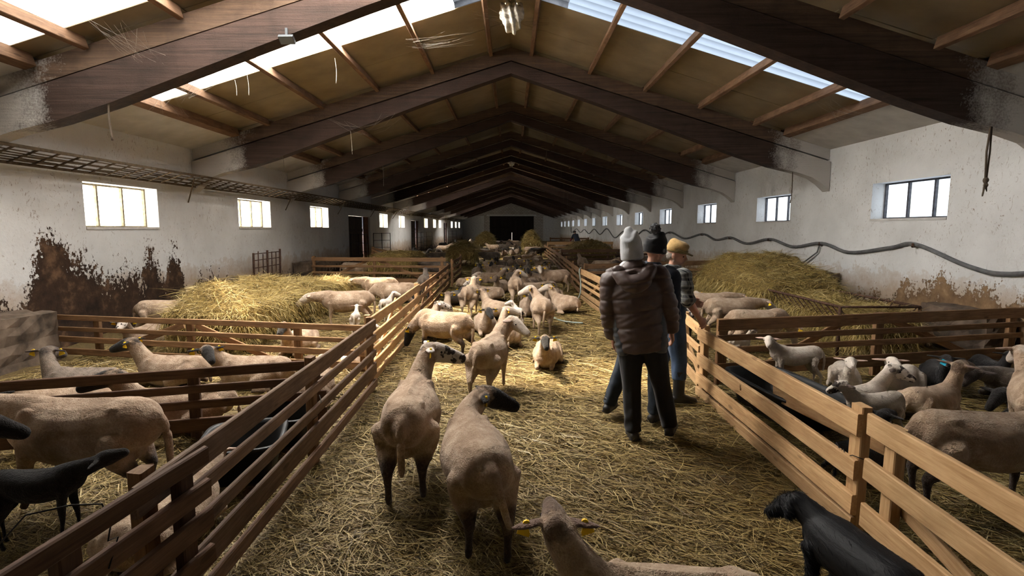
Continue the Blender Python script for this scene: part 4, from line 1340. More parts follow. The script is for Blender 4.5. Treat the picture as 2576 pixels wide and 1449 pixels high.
# left side of the aisle
fence((-1.50, 1.95), (-1.56, 5.82), [(.745, .13), (.585, .075), (.43, .075), (.235, .14), (.085, .09)], [.03, .52, .985], 'long grey-brown plank fence along the left of the aisle, nearest stretch', G_, MD, side=-1)
fence((-1.40, 2.28), (-1.545, 0.75), [(.80, .075), (.655, .085), (.505, .095), (.345, .09), (.17, .09)], [.07, .42, .95], 'dark hurdle wired against the nearest stretch of aisle fence', DK, DK, side=1, pw=.085, pt=.05, ph=.80)
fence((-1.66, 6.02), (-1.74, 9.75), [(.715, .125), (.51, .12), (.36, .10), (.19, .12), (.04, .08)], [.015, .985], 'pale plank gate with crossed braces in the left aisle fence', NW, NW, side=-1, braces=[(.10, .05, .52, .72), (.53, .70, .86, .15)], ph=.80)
fence((-1.76, 9.90), (-1.92, 16.1), [(.67, .10), (.49, .08), (.29, .09), (.11, .12)], [.01, .33, .66, .985], 'brown plank fence continuing the left aisle line into the shade', MD, MD, side=-1, braces=[(.08, .1, .30, .6)], ph=.75)
fence((-1.84, 16.4), (-1.86, 19.5), [(.75, .10), (.55, .08), (.35, .09), (.15, .12)], [.02, .98], 'short end stretch of the left aisle fence', MD, MD, side=-1, ph=.85)
# cross fences, left pens
fence((-4.6, 3.95), (-1.72, 4.82), [(.555, .085), (.42, .07), (.28, .075), (.10, .12)], [.03, .64, .97], 'dark cross fence dividing the two nearest left pens', DK, DK, side=-1, t=.028, ph=.59, braces=[(.05, .42, .55, .05)])
fence((-6.35, 7.42), (-1.78, 6.55), [(.555, .075), (.405, .06), (.245, .08), (.075, .09)], [.13, .45, .79, .985], 'low dark cross fence in front of the left hay rack', MD, MD, side=-1, t=.028, ph=.58, braces=[(.14, .05, .42, .50), (.46, .50, .72, .05)])
fence((-6.2, 16.6), (-1.98, 16.2), [(.84, .12), (.62, .07), (.43, .075), (.19, .13)], [.012, .47, .97], 'sturdy brown cross fence beyond the left hay rack', MD, MD, side=-1, ph=.93, braces=[(.12, .25, .44, .84), (.50, .80, .80, .30)])
# right side of the aisle
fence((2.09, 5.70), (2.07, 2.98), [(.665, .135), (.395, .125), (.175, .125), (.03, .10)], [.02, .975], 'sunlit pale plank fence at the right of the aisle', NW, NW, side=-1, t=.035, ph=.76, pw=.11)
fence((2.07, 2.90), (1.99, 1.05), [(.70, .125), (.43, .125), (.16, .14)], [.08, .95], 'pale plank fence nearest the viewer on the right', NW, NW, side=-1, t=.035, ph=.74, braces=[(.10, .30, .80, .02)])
fence((2.16, 5.86), (2.27, 6.85), [(.66, .12), (.45, .085), (.27, .085), (.07, .12)], [.04, .95], 'short pale fence link beside the farmer', NW, NW, side=1, ph=.72, braces=[(.9, .30, .15, -.02)])
fence((2.12, 7.1), (1.86, 13.7), [(.67, .15), (.48, .06), (.34, .07), (.17, .11), (.02, .10)], [.02, .36, .66, .985], 'brown plank fence behind the three people, right of the aisle', NW, MD, side=1, braces=[(.42, .1, .62, .6), (.70, .6, .92, .1)], ph=.74)
fence((1.86, 13.95), (2.12, 24.6), [(.66, .13), (.48, .08), (.32, .08), (.14, .11)], [.01, .25, .5, .75, .985], 'brown plank fence right of the aisle, second stretch back', MD, MD, side=1, ph=.78, braces=[(.05, .1, .22, .6)])
fence((2.14, 24.9), (2.2, 34.6), [(.66, .12), (.48, .08), (.32, .08), (.14, .11)], [.01, .33, .66, .985], 'brown plank fence right of the aisle, third stretch back', MD, MD, side=1, ph=.78)
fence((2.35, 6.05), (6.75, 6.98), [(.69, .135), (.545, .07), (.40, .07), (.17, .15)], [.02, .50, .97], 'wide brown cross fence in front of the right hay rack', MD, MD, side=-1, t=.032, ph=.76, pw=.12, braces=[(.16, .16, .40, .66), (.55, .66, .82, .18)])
fence((1.98, 14.5), (6.75, 16.4), [(.76, .14), (.57, .08), (.38, .09), (.18, .12)], [.01, .5, .985], 'brown cross fence behind the farmer reaching the right wall', MD, MD, side=-1, ph=.84, braces=[(.55, .6, .85, .2)])
fence((2.25, 24.2), (6.7, 25.0), [(.76, .14), (.57, .08), (.38, .09), (.18, .12)], [.01, .5, .985], 'dark cross fence of the second right pen', DK, DK, side=-1, ph=.84)
fence((2.35, 34.9), (6.7, 35.2), [(.80, .18), (.55, .10), (.35, .10), (.15, .12)], [.01, .48, .985], 'far brown cross fence of the third right pen', NW, NW, side=-1, ph=.9, braces=[(.5, .7, .9, .2)])
fence((3.3, 46.0), (6.7, 46.0), [(.90, .12), (.60, .10), (.3, .10)], [.02, .3, .6, .98], 'farthest brown pen fence near the right wall', MD, MD, side=-1, ph=1.0)
# broken hurdle lying against the far left door
e = empty('broken_hurdle', (-5.6, 21.5, 0)); tag(e, 'broken brown hurdle leaning askew by the nearest dark door', 'fence')
board('post', (-5.75, 21.6, 0), (-5.55, 21.5, 1.05), .1, .05, e, MD, up=(1, 0, 0))
for z0, z1, x1 in ((1.0, .45, -2.9), (.8, .25, -3.2), (.55, .15, -3.6)):
    board('rail', (-5.62, 21.46, z0), (x1, 21.1, z1), .09, .028, e, MD)
board('brace', (-5.6, 21.42, .95), (-4.0, 21.2, .06), .08, .028, e, MD)

# wire ties
wire_tie([(-1.66, 1.62, .78), (-1.60, 1.66, .86), (-1.50, 1.72, .862), (-1.425, 1.76, .845), (-1.41, 1.77, .76), (-1.40, 1.74, .72), (-1.41, 1.80, .70), (-1.39, 1.72, .63)], 'black wire looped over the top rail of the wired hurdle')
wire_tie([(2.03, 3.20, .47), (2.025, 3.14, .44), (2.02, 3.11, .465), (2.02, 3.08, .43), (2.025, 3.03, .46), (2.06, 2.96, .46)], 'twisted wire tie on the pale fence near the dog')
wire_tie([(-1.50, 4.05, .50), (-1.47, 4.0, .46), (-1.48, 3.94, .44), (-1.47, 3.92, .38), (-1.49, 3.86, .37)], 'rusty wire tie on the middle post of the grey-brown fence')

# ================================================================== IRON AND MASONRY
def iron(name, label, cat, segs, mat, group=None, loc=(0, 0, 0)):
    e = empty(name, loc); tag(e, label, cat, group)
    for nm, pts, r in segs:
        mb = MB(); mb.tube([Vector(p) - Vector(loc) for p in pts], r, 6); mb.build(nm, mat, e, smooth=True)
    return e
def hay_rack(label, x0, x1, y0, y1, h, step, bar_sides=(0, 1), bars_y=None, z0=.16, legs=(0, .5, 1)):
    segs = []
    for i, x in enumerate((x0, x1)):
        segs.append(('top_bar', [(x, y0, h), (x, y1, h)], .020))
        for q in legs:
            y = y0 + (y1 - y0) * q
            segs.append(('leg', [(x, y, -.03), (x, y, h)], .022))
        if i in bar_sides:
            n = int((y1 - y0) / step)
            xm = (x0 + x1) / 2 + (x - (x0 + x1) / 2) * .25
            for k in range(n + 1):
                y = y0 + .05 + step * k
                if y < y1: segs.append(('bar', [(x, y, h), (xm, y, z0)], .0085))
    for y in (y0, y1):
        segs.append(('cross_bar', [(x0, y, h), (x1, y, h)], .018)); segs.append(('cross_bar', [(x0, y, z0), (x1, y, z0)], .014))
    return iron('hay_rack', label, 'hay rack', segs, M['rust'], loc=((x0 + x1) / 2, (y0 + y1) / 2, 0))
hay_rack('rusty barred hay rack in the right pen, its near end half empty', 4.65, 5.78, 7.45, 12.8, .69, .16)
hay_rack('rusty hay rack buried under the sunlit heap in the left pen', -4.85, -3.9, 7.65, 12.6, .58, .2)
hay_rack('small rusty hay rack beyond the left cross fence', -4.7, -3.3, 17.6, 20.3, .7, .2, legs=(0, 1))
hay_rack('far rusty hay rack in the aisle flock, left of centre', -2.9, -1.7, 24.5, 27.5, .75, .25, legs=(0, 1))
hay_rack('far hay rack in front of the dark gate, left side', -2.9, -1.5, 43.0, 46.5, .8, .3, legs=(0, 1))
hay_rack('far hay rack in front of the dark gate, right side', 0.95, 2.0, 38.0, 41.5, .8, .3, legs=(0, 1))
hay_rack('hay rack in the second right pen', 3.0, 5.0, 26.3, 29.0, .75, .25, legs=(0, 1))

# iron gates by the doors
def iron_gate(label, A, B, h, rows, cols):
    A, B = Vector((*A, 0)), Vector((*B, 0)); segs = []
    for k in range(cols + 1):
        p = A.lerp(B, k / cols); segs.append(('upright', [p, p + Vector((0, 0, h * (1 if k else 1.0)))], .018))
    for k in range(rows + 1):
        z = .12 + (h - .14) * k / rows; segs.append(('bar', [A + Vector((0, 0, z)), B + Vector((0, 0, z))], .012))
    return iron('iron_gate', label, 'gate', segs, M['iron'], loc=tuple(A))
iron_gate('black iron gate swung out from the nearest dark door', (-6.9, 23.0), (-5.9, 21.9), 1.55, 4, 2)
iron_gate('black iron gate on the far jamb of the nearest dark door', (-6.9, 26.8), (-6.2, 27.4), 1.55, 4, 2)
iron_gate('black iron gate at the second dark door', (-6.9, 37.2), (-6.0, 36.6), 1.5, 4, 2)
iron_gate('black iron gate on the far side of the second dark door', (-6.9, 41.0), (-6.2, 41.8), 1.5, 4, 2)
iron_gate('black iron gate at the farthest dark door', (-6.9, 59.0), (-6.1, 60.0), 1.5, 4, 2)
# caked wire cage on the left wall
iron('wire_cage', 'manure-caked wire cage standing against the left wall', 'cage',
     [('upright', [(-6.75, 13.9 + q, 0), (-6.72, 13.9 + q, 1.15 + .05 * math.sin(9 * q))], .028 if k in (0, 3, 6) else .014) for k, q in enumerate(np.linspace(0, 1.6, 7))] +
     [('bar', [(-6.74, 13.9, z), (-6.74, 15.5, z)], .012) for z in (.25, .5, .75, .95, 1.12)], M['rust'], loc=(-6.74, 14.7, 0))

M['stone'] = plain('stained_masonry', (0.11, 0.08, 0.058), .95, var=.65, nscale=4, bmp=.8)
def block(name, label, a, b_, cat='masonry block'):
    mb = MB(); nx, ny, nz = 6, 6, 5
    V, F = [], []
    mb.box(a, b_)
    me = mesh_np(name, mb.v, mb.f, False, M['stone'])
    bm = bmesh.new(); bm.from_mesh(me)
    bmesh.ops.subdivide_edges(bm, edges=bm.edges, cuts=5, use_grid_fill=True)
    rr = random.Random(hash(label) % 1000)
    for v in bm.verts:
        v.co += Vector((rr.uniform(-.025, .025), rr.uniform(-.025, .025), rr.uniform(-.025, .02) if v.co.z > .1 else 0))
    bmesh.ops.recalc_face_normals(bm, faces=bm.faces)
    bm.to_mesh(me); bm.free()
    o = obj(name, me); o['kind'] = 'thing'
    return tag(o, label, cat)
block('masonry_block', 'stained masonry manger block at the left wall, nearest', (-6.94, 6.2, -.05), (-6.35, 7.35, .66))
block('masonry_block', 'crumbling masonry block at the left wall beside the hay heap', (-6.94, 12.2, -.05), (-6.4, 13.3, .60))
block('masonry_block', 'masonry block where the sturdy left cross fence meets the wall', (-6.94, 16.9, -.05), (-6.35, 18.2, .70))
block('masonry_block', 'stained masonry block at the right wall by the hay rack', (6.35, 11.2, -.05), (6.94, 12.4, .85))
block('masonry_block', 'low stained masonry block at the right wall, nearest', (6.52, 7.2, -.05), (6.94, 8.4, .62))

# ================================================================== TROUGHS
def tub(name, label, loc, lx, ly, h, rz=0, taper=.8, cat='trough'):
    V = []; n = 28
    def ring(s, z, off=0.0):
        for k in range(n):
            a = 2 * math.pi * k / n
            c, s_ = math.cos(a), math.sin(a)
            x = math.copysign(abs(c) ** .4, c) * (lx * s + off); y = math.copysign(abs(s_) ** .4, s_) * (ly * s + off)
            V.append((x, y, z))
    ring(taper, 0); ring(1, h * .92); ring(1, h * .92, .03); ring(1, h, .03); ring(1, h, 0); ring(1, h * .9, -.012); ring(taper, .03, -.012)
    F = [tuple(range(n - 1, -1, -1))]
    for r in range(6):
        F += [(r * n + k, r * n + (k + 1) % n, (r + 1) * n + (k + 1) % n, (r + 1) * n + k) for k in range(n)]
    F.append(tuple(range(6 * n, 7 * n)))
    o = obj(name, mesh_np(name, V, F, True, M['black_plastic']), None, loc, (0, 0, rz))
    return tag(o, label, cat)
tub('feed_trough', 'long black plastic trough behind the sunlit pale fence', (2.62, 5.00, .02), .30, .62, .30, R(6))
tub('feed_tub', 'black plastic tub behind the grey-brown fence, nearer', (-1.98, 3.80, .0), .26, .30, .28, .3, cat='tub')
tub('feed_tub', 'black plastic tub behind the grey-brown fence, by its middle post', (-1.95, 4.42, .0), .22, .24, .24, .1, cat='tub')
tub('feed_tub', 'black tub by the wall near the nearest dark door', (-5.2, 26.5, .0), .35, .35, .6, .1, cat='tub')
e = empty('feed_board', (2.5, 3.9, 0)); tag(e, 'weathered plank set slantwise inside the right pen', 'plank')
board('plank', (2.42, 4.75, .30), (2.24, 3.05, .52), .14, .035, e, M['wood_new'])
for p in ((2.44, 4.5), (2.30, 3.4)): board('prop', (p[0] + .035, p[1], -.02), (p[0] + .035, p[1], .36), .06, .05, e, M['wood_mid'], up=(0, 1, 0))

# ================================================================== HAY AND STRAW
def straw_mat(name, stops, rough=.6):
    m, nt, b = new_mat(name)
    at = N(nt, 'Attribute'); at.attribute_name = 'tone'
    c = ramp(nt, at.outputs['Fac'], stops)
    L(nt, c, b.inputs['Base Color'])
    b.inputs['Roughness'].default_value = rough; b.inputs['Specular IOR Level'].default_value = .35
    return m
M['straw'] = straw_mat('straw_stalks', [(0.0, (0.06, 0.038, 0.014)), (0.3, (0.19, 0.128, 0.04)), (0.6, (0.38, 0.275, 0.10)), (0.85, (0.56, 0.44, 0.20)), (1.0, (0.72, 0.65, 0.48))])
M['hay'] = straw_mat('hay_stalks', [(0.0, (0.10, 0.066, 0.02)), (0.35, (0.28, 0.195, 0.055)), (0.7, (0.50, 0.37, 0.12)), (1.0, (0.72, 0.61, 0.34))])
M['hay_core'] = plain('hay_core', (0.17, 0.115, 0.035), .9, var=.6, nscale=28, bmp=1.0)

def strands(name, P, D, Ln, Wd, bend, mat, tone, parent=None, segs=2, seed=1):
    rng = np.random.default_rng(seed)
    n = len(P)
    D = D / np.linalg.norm(D, axis=1, keepdims=True)
    rv = rng.normal(size=(n, 3))
    side = np.cross(D, rv); side /= np.linalg.norm(side, axis=1, keepdims=True)
    side[:, 2] *= .5
    pts = []
    for k in range(segs + 1):
        t = k / segs
        c = P + D * (Ln * t)[:, None] + bend * (Ln * t * t)[:, None]
        w = (Wd * (1.0 if k < segs else .5) / 2)[:, None]
        pts.append(c - side * w); pts.append(c + side * w)
    A = np.stack(pts, 1)                       # n, 2(segs+1), 3
    m2 = 2 * (segs + 1)
    co = A.reshape(-1, 3)
    base = (np.arange(n) * m2)[:, None, None]
    quad = np.array([[2 * k, 2 * k + 1, 2 * k + 3, 2 * k + 2] for k in range(segs)])[None]
    idx = (base + quad).reshape(-1)
    me = bpy.data.meshes.new(name)
    me.vertices.add(len(co)); me.vertices.foreach_set('co', co.astype(np.float32).ravel())
    nf = n * segs
    me.loops.add(nf * 4); me.loops.foreach_set('vertex_index', idx.astype(np.int32))
    me.polygons.add(nf); me.polygons.foreach_set('loop_start', (np.arange(nf) * 4).astype(np.int32))
    at = me.attributes.new('tone', 'FLOAT', 'POINT')
    at.data.foreach_set('value', np.repeat(np.clip(tone, 0, 1), m2).astype(np.float32))
    me.materials.append(mat); me.update(calc_edges=True)
    return obj(name, me, parent)

def straw_carpet(n=262000):
    rng = np.random.default_rng(11)
    Y = np.exp(rng.uniform(np.log(.9), np.log(40), n))
    half = np.minimum(6.15, Y * 1.02 + 1.2)
    X = rng.uniform(-1, 1, n) * half
    a = rng.uniform(0, 2 * np.pi, n)
    pref = rng.random(n) < .35
    a[pref] = rng.normal(-.65, .35, pref.sum())
    Ln = rng.uniform(.07, .26, n) * (1 + .02 * Y)
    Wd = (.0023 + .00075 * Y) * rng.uniform(.6, 1.4, n)
    tilt = rng.normal(0, .10, n)
    D = np.stack([np.cos(a), np.sin(a), tilt], 1)
    bend = np.stack([rng.normal(0, .25, n), rng.normal(0, .25, n), -np.abs(rng.normal(0, .06, n))], 1)
    Z = ground_z(X, Y) + rng.uniform(0.0, .030, n)
    tone = rng.beta(2.2, 2.0, n)
    patch = .5 + .5 * np.sin(X * 1.3 + np.sin(Y * .9) * 2) * np.sin(Y * 1.1 + X * .4)
    tone = tone * (.66 + .40 * patch)
    o = strands('straw', np.stack([X, Y, Z], 1), D, Ln, Wd, bend, M['straw'], tone, seed=5)
    tag(o, 'loose golden straw strewn over the barn floor', 'straw', None, 'stuff')
straw_carpet()

def hay_heap(name, label, x0, x1, y0, y1, prof, base_z, n, seed, lump=.10, hang=.35, wscale=1.0, floor_scatter=0):
    """prof(u, v) -> height of the heap over its base (u across, v along)"""
    rng = np.random.default_rng(seed)
    nu, nv = 26, 44
    us = np.linspace(0, 1, nu); vs = np.linspace(0, 1, nv)
    U, Vv = np.meshgrid(us, vs)
    def surf(U, Vv):
        X = x0 + (x1 - x0) * U; Y = y0 + (y1 - y0) * Vv
        edge = np.clip(np.minimum.reduce([U, 1 - U]) * 9, 0, 1) ** .4 * np.clip(np.minimum.reduce([Vv, 1 - Vv]) * 12, 0, 1) ** .4
        nz = lump * (np.sin(X * 5.1 + seed) * np.sin(Y * 4.3 + seed * 2) * .5 + .5 * np.sin(X * 9 + Y * 7 + seed) + .3 * np.sin(X * 17 - Y * 13))
        return X, Y, base_z + edge * (prof(U, Vv) + nz) + (1 - edge) * -.06
    X, Y, Z = surf(U, Vv)
    top = np.stack([X.ravel(), Y.ravel(), Z.ravel()], 1)
    V = [tuple(p) for p in top]
    F = [(j * nu + i, j * nu + i + 1, (j + 1) * nu + i + 1, (j + 1) * nu + i) for j in range(nv - 1) for i in range(nu - 1)]
    # tapering underside
    loop = [i for i in range(nu)] + [j * nu + nu - 1 for j in range(1, nv)] + [(nv - 1) * nu + i for i in range(nu - 2, -1, -1)] + [j * nu for j in range(nv - 2, 0, -1)]
    b0 = len(V); cx, cy_ = (x0 + x1) / 2, (y0 + y1) / 2
    for i in loop:
        p = V[i]; V.append((cx + (p[0] - cx) * .74, cy_ + (p[1] - cy_) * .97, max(.12, base_z - .42)))
    m = len(loop)
    for q in range(m): F.append((loop[q], b0 + q, b0 + (q + 1) % m, loop[(q + 1) % m]))
    F.append(tuple(range(b0, b0 + m)))
    e = empty(name, (cx, cy_, base_z)); tag(e, label, 'hay')
    me = mesh_np('heap', [(p[0] - cx, p[1] - cy_, p[2] - base_z) for p in V], F, True, M['hay_core']); fix_normals(me)
    obj('heap', me, e)
    n1 = int(n * .62)
    u = rng.random(n1); v = rng.random(n1)
    px, py, pz = surf(u, v)
    a = rng.uniform(0, 2 * np.pi, n1)
    D = np.stack([np.cos(a), np.sin(a), rng.normal(.10, .30, n1)], 1)
    P = np.stack([px, py, pz - .015], 1)
    n2 = n - n1                                   # stalks hanging over the sides
    t = rng.random(n2); s = rng.integers(0, 10, n2)
    ex = np.where(s < 4, x0, np.where(s < 8, x1, x0 + (x1 - x0) * t)); ey = np.where(s < 8, y0 + (y1 - y0) * t, np.where(s == 8, y0, y1))
    nx_ = np.where(s < 4, -1, np.where(s < 8, 1, 0)); ny_ = np.where(s < 8, 0, np.where(s == 8, -1, 1))
    hz = base_z - rng.random(n2) ** 1.3 * hang
    inset = (base_z - hz) * .28
    P2 = np.stack([ex - nx_ * inset * np.sign(1) , ey - ny_ * inset * .2, hz], 1)
    a2 = rng.uniform(0, 2 * np.pi, n2)
    D2 = np.stack([nx_ * .18 + .5 * np.cos(a2), ny_ * .18 + .5 * np.sin(a2), rng.normal(-.75, .45, n2)], 1)
    P = np.concatenate([P, P2]); D = np.concatenate([D, D2])
    N_ = len(P)
    bend = np.stack([rng.normal(0, .3, N_), rng.normal(0, .3, N_), -np.abs(rng.normal(.15, .25, N_))], 1)
    Ln = rng.uniform(.10, .30, N_); Wd = rng.uniform(.0028, .0058, N_) * wscale
    tone = rng.beta(2, 1.8, N_)
    P = P - np.array([cx, cy_, base_z])
    o = strands('stalks', P, D, Ln, Wd, bend, M['hay'], tone, e, seed=seed)
    o['kind'] = 'stuff'
    return e
hay_heap('hay_heap', 'sunlit golden hay heaped on the left rack', -4.98, -3.82, 7.5, 12.75, lambda u, v: .05 + .30 * np.exp(-((v - .10) / .07) ** 2 - ((u - .4) / .4) ** 2) + .26 * np.exp(-((v - .42) / .25) ** 2 - ((u - .2) / .4) ** 2), .60, 30000, 3, lump=.035, hang=.48, wscale=1.3)
hay_heap('hay_heap', 'tall hay heap on the far half of the right barred rack', 4.50, 6.05, 9.5, 12.9, lambda u, v: .14 + .40 * np.exp(-((v - .55) / .35) ** 2), .69, 22000, 4, lump=.07, hang=.5, wscale=1.5)
hay_heap('hay_heap', 'low hay left in the near half of the right barred rack', 4.82, 5.66, 7.25, 9.55, lambda u, v: .05 + .12 * v + .06 * (1 - v), .50, 15000, 8, lump=.05, hang=.38, wscale=1.2)
hay_heap('hay_heap', 'hay tuft catching light beyond the sturdy left cross fence', -4.75, -3.25, 17.5, 20.4, lambda u, v: .22 + 0 * u, .70, 4500, 5, lump=.06, hang=.45, wscale=2.2)
hay_heap('hay_heap', 'shaded hay heap among the flock, left of the aisle', -2.95, -1.65, 24.3, 27.6, lambda u, v: .08 + .36 * np.exp(-((u - .5) / .4) ** 2 - ((v - .4) / .4) ** 2), .75, 4500, 6, lump=.08, hang=.5, wscale=3)
hay_heap('hay_heap', 'hay heap before the dark gate, left one', -2.95, -1.4, 42.8, 46.6, lambda u, v: .12 + (.3 + .4 * v) * np.exp(-((u - .5) / .4) ** 2), .75, 4000, 7, lump=.1, hang=.5, wscale=5)
hay_heap('hay_heap', 'tall hay heap before the dark gate, right one', .85, 2.1, 37.8, 41.7, lambda u, v: .15 + .75 * np.exp(-((u - .5) / .38) ** 2 - ((v - .5) / .4) ** 2), .75, 4000, 9, lump=.1, hang=.5, wscale=5)
hay_heap('hay_heap', 'hay heap in the second right pen', 2.95, 5.1, 26.1, 29.1, lambda u, v: .08 + .38 * np.exp(-((u - .5) / .4) ** 2 - ((v - .5) / .4) ** 2), .72, 4500, 10, lump=.1, hang=.5, wscale=3)
# ================================================================== THE FLOCK
pose('first', neck=(-42, 22), head=(-92, -20), fat=1.10, tail=-.10, gait=(0, .03, .05, -.06), voxel=.012, ears=-.1)
pose('second', neck=(-22, 48), head=(-80, -12), fat=1.0, tail=.0, gait=(.02, -.03, .0, .10), voxel=.012, ears=.15)
pose('third', neck=(-40, 42), head=(-102, -28), fat=.98, tail=.05, gait=(.04, 0, -.03, .05), voxel=.013)
pose('graze', neck=(12, -42), head=(18, -66), fat=1.05, tail=.03, gait=(.05, -.06, .02, -.04), voxel=.014)
pose('graze2', neck=(-14, -38), head=(-20, -60), fat=1.0, tail=-.02, gait=(-.05, .05, 0, .06))
pose('stand', neck=(4, 38), head=(6, -22), fat=1.02, tail=.02, gait=(.02, -.02, .03, -.03))
pose('stand_r', neck=(-30, 36), head=(-72, -22), fat=1.0, tail=-.03, gait=(0, .04, -.04, .03))
pose('stand_l', neck=(30, 40), head=(70, -20), fat=1.03, tail=.04, gait=(.03, 0, 0, .04))
pose('feed', neck=(3, 2), head=(4, -28), fat=1.02, tail=.02, gait=(0, .04, .03, -.02), voxel=.014)
pose('big', neck=(0, 10), head=(0, -30), fat=1.06, tail=-.04, gait=(.05, -.05, .02, .10), voxel=.012)
pose('lie', lie=True, neck=(6, 58), head=(10, -14), lean=1)
pose('lie_r', lie=True, neck=(-34, 56), head=(-78, -14), lean=-1)
pose('lie_l', lie=True, neck=(34, 54), head=(76, -16), lean=1)
pose('lie_low', lie=True, neck=(14, 12), head=(24, -22), lean=1)
pose('lie_back', lie=True, neck=(60, 45), head=(135, -14), lean=1, curl=.12)
pose('lie_front', lie=True, neck=(-25, 50), head=(-80, -2), lean=-1, voxel=.012)
pose('lamb', lamb=True, neck=(0, 48), head=(0, -14), gait=(.03, -.02, 0, .04))
pose('lamb_l', lamb=True, neck=(35, 45), head=(75, -10), gait=(.0, .03, -.03, .02))
pose('lamb_r', lamb=True, neck=(-30, 50), head=(-65, -12), gait=(.02, 0, .03, -.02))
pose('lamb_lie', lamb=True, lie=True, neck=(0, 64), head=(0, 2), ears=.15)
pose('lamb_lie_r', lamb=True, lie=True, neck=(-30, 55), head=(-60, -16))
pose('lamb_lie_l', lamb=True, lie=True, neck=(22, 62), head=(42, 0), ears=.1)
pose('lamb_suckle', lamb=True, neck=(0, 18), head=(0, 22), gait=(.03, -.05, 0, .06))

# -- aisle, foreground
sheep('first', -.21, 3.02, 104, 'ewe_black', 'big shorn ewe in the foreground, black head turned in profile, seen from behind', .98, 'y', True)
sheep('second', -.70, 3.62, 93, 'ewe_speck', 'lean shorn ewe with pale speckled face and white ears, left in the foreground', 1.06, 'y', True)
sheep('third', -.24, 5.72, 76, 'ewe_white', 'pale-faced ewe with white ears standing past the foreground pair', .98, '', True)
sheep('lie_front', .70, 2.10, 172, 'ewe_brown', 'brown-eared sheep lying at the bottom edge, nearest the viewer', .98, 'y', True)
sheep('lie', .47, 6.98, 262, 'ewe_black', 'black-faced sheep lying in the aisle looking at the viewer, before the men', .86, 'y')
sheep('graze', -.93, 7.42, 152, 'ewe_black', 'fat shorn ewe grazing head down beside the pale gate', 1.0, 'y')
sheep('lie_r', -1.28, 8.75, 100, 'ewe_speck', 'white-headed sheep lying behind the grazing ewe', .95, 'l')
sheep('lamb_l', .12, 9.55, 105, 'lamb_white', 'white lamb standing in the middle of the aisle', .66, '', True)
sheep('stand_l', .53, 9.25, 96, 'ewe_white', 'shorn ewe with dangling tail standing right of the white lamb', .98, 'y')
sheep('lie', -.46, 9.2, 278, 'ewe_black', 'black-headed sheep lying left of the white lamb, facing the viewer', .92, 'y')
sheep('lie_r', -.10, 8.28, 98, 'ewe_white', 'pale-headed sheep lying close behind the pale-faced standing ewe', .95, 'y')
sheep('lie_l', 1.16, 11.35, 118, 'ewe_white', 'pale sheep lying alone by the right aisle fence, head raised', 1.0, 'y')
sheep('stand', -.88, 11.25, 84, 'ewe_white', 'ewe standing with her rump to the viewer, left of the aisle flock', 1.0, 'y')
sheep('stand_r', .11, 12.75, 94, 'ewe_white', 'ewe standing rump to the viewer in the heart of the flock', 1.0, 'y')
sheep('stand_l', 1.24, 14.9, 205, 'ewe_white', 'pale ewe standing sideways by the second post of the right fence', 1.0, 'y')
sheep('lie', -1.36, 10.45, 82, 'ewe_brown', 'sheep lying by the left fence with its back to the viewer', .92, 'y')
sheep('lie_low', -1.3, 12.6, 75, 'ewe_dark', 'dark sheep resting beside the left aisle fence', .92, 'y')
sheep('lie_l', -.55, 13.15, 150, 'ewe_speck', 'speckle-faced sheep lying between the two standing ewes', .95, 'y')
sheep('lie', -.34, 10.75, 120, 'ewe_brown', 'brown-necked sheep lying behind the white lamb on its left', .98, 'y')
sheep('lie', -.30, 14.9, 255, 'ewe_brown', 'brown-faced sheep with spread ears lying behind the standing ewes', .95, 'y')
sheep('lie_low', .55, 14.15, 20, 'ewe_white', 'cream sheep lying flat right of the standing ewe in the flock', .95, '')
sheep('lie', .36, 10.85, 272, 'ewe_black', 'black-faced sheep peering past the white lamb', .92, 'y')
sheep('lie_r', .55, 15.6, 250, 'ewe_black', 'black-faced sheep lying left of the pale sideways ewe', .95, 'y')
sheep('lie', 1.02, 13.0, 250, 'ewe_black', 'black-faced sheep lying in front of the pale sideways ewe', .92, 'y')
sheep('lie_back', -1.25, 15.7, 30, 'ewe_white', 'cream sheep lying curled at the left fence deep in the flock', .9, '')
sheep('lie_l', -.70, 17.8, 350, 'ewe_speck', 'white-headed sheep lying in the shade behind the left standing ewe', .95, 'y')
sheep('lie_low', .25, 17.9, 15, 'ewe_grey', 'grey-brown sheep lying in the shaded middle of the flock', .95, '')

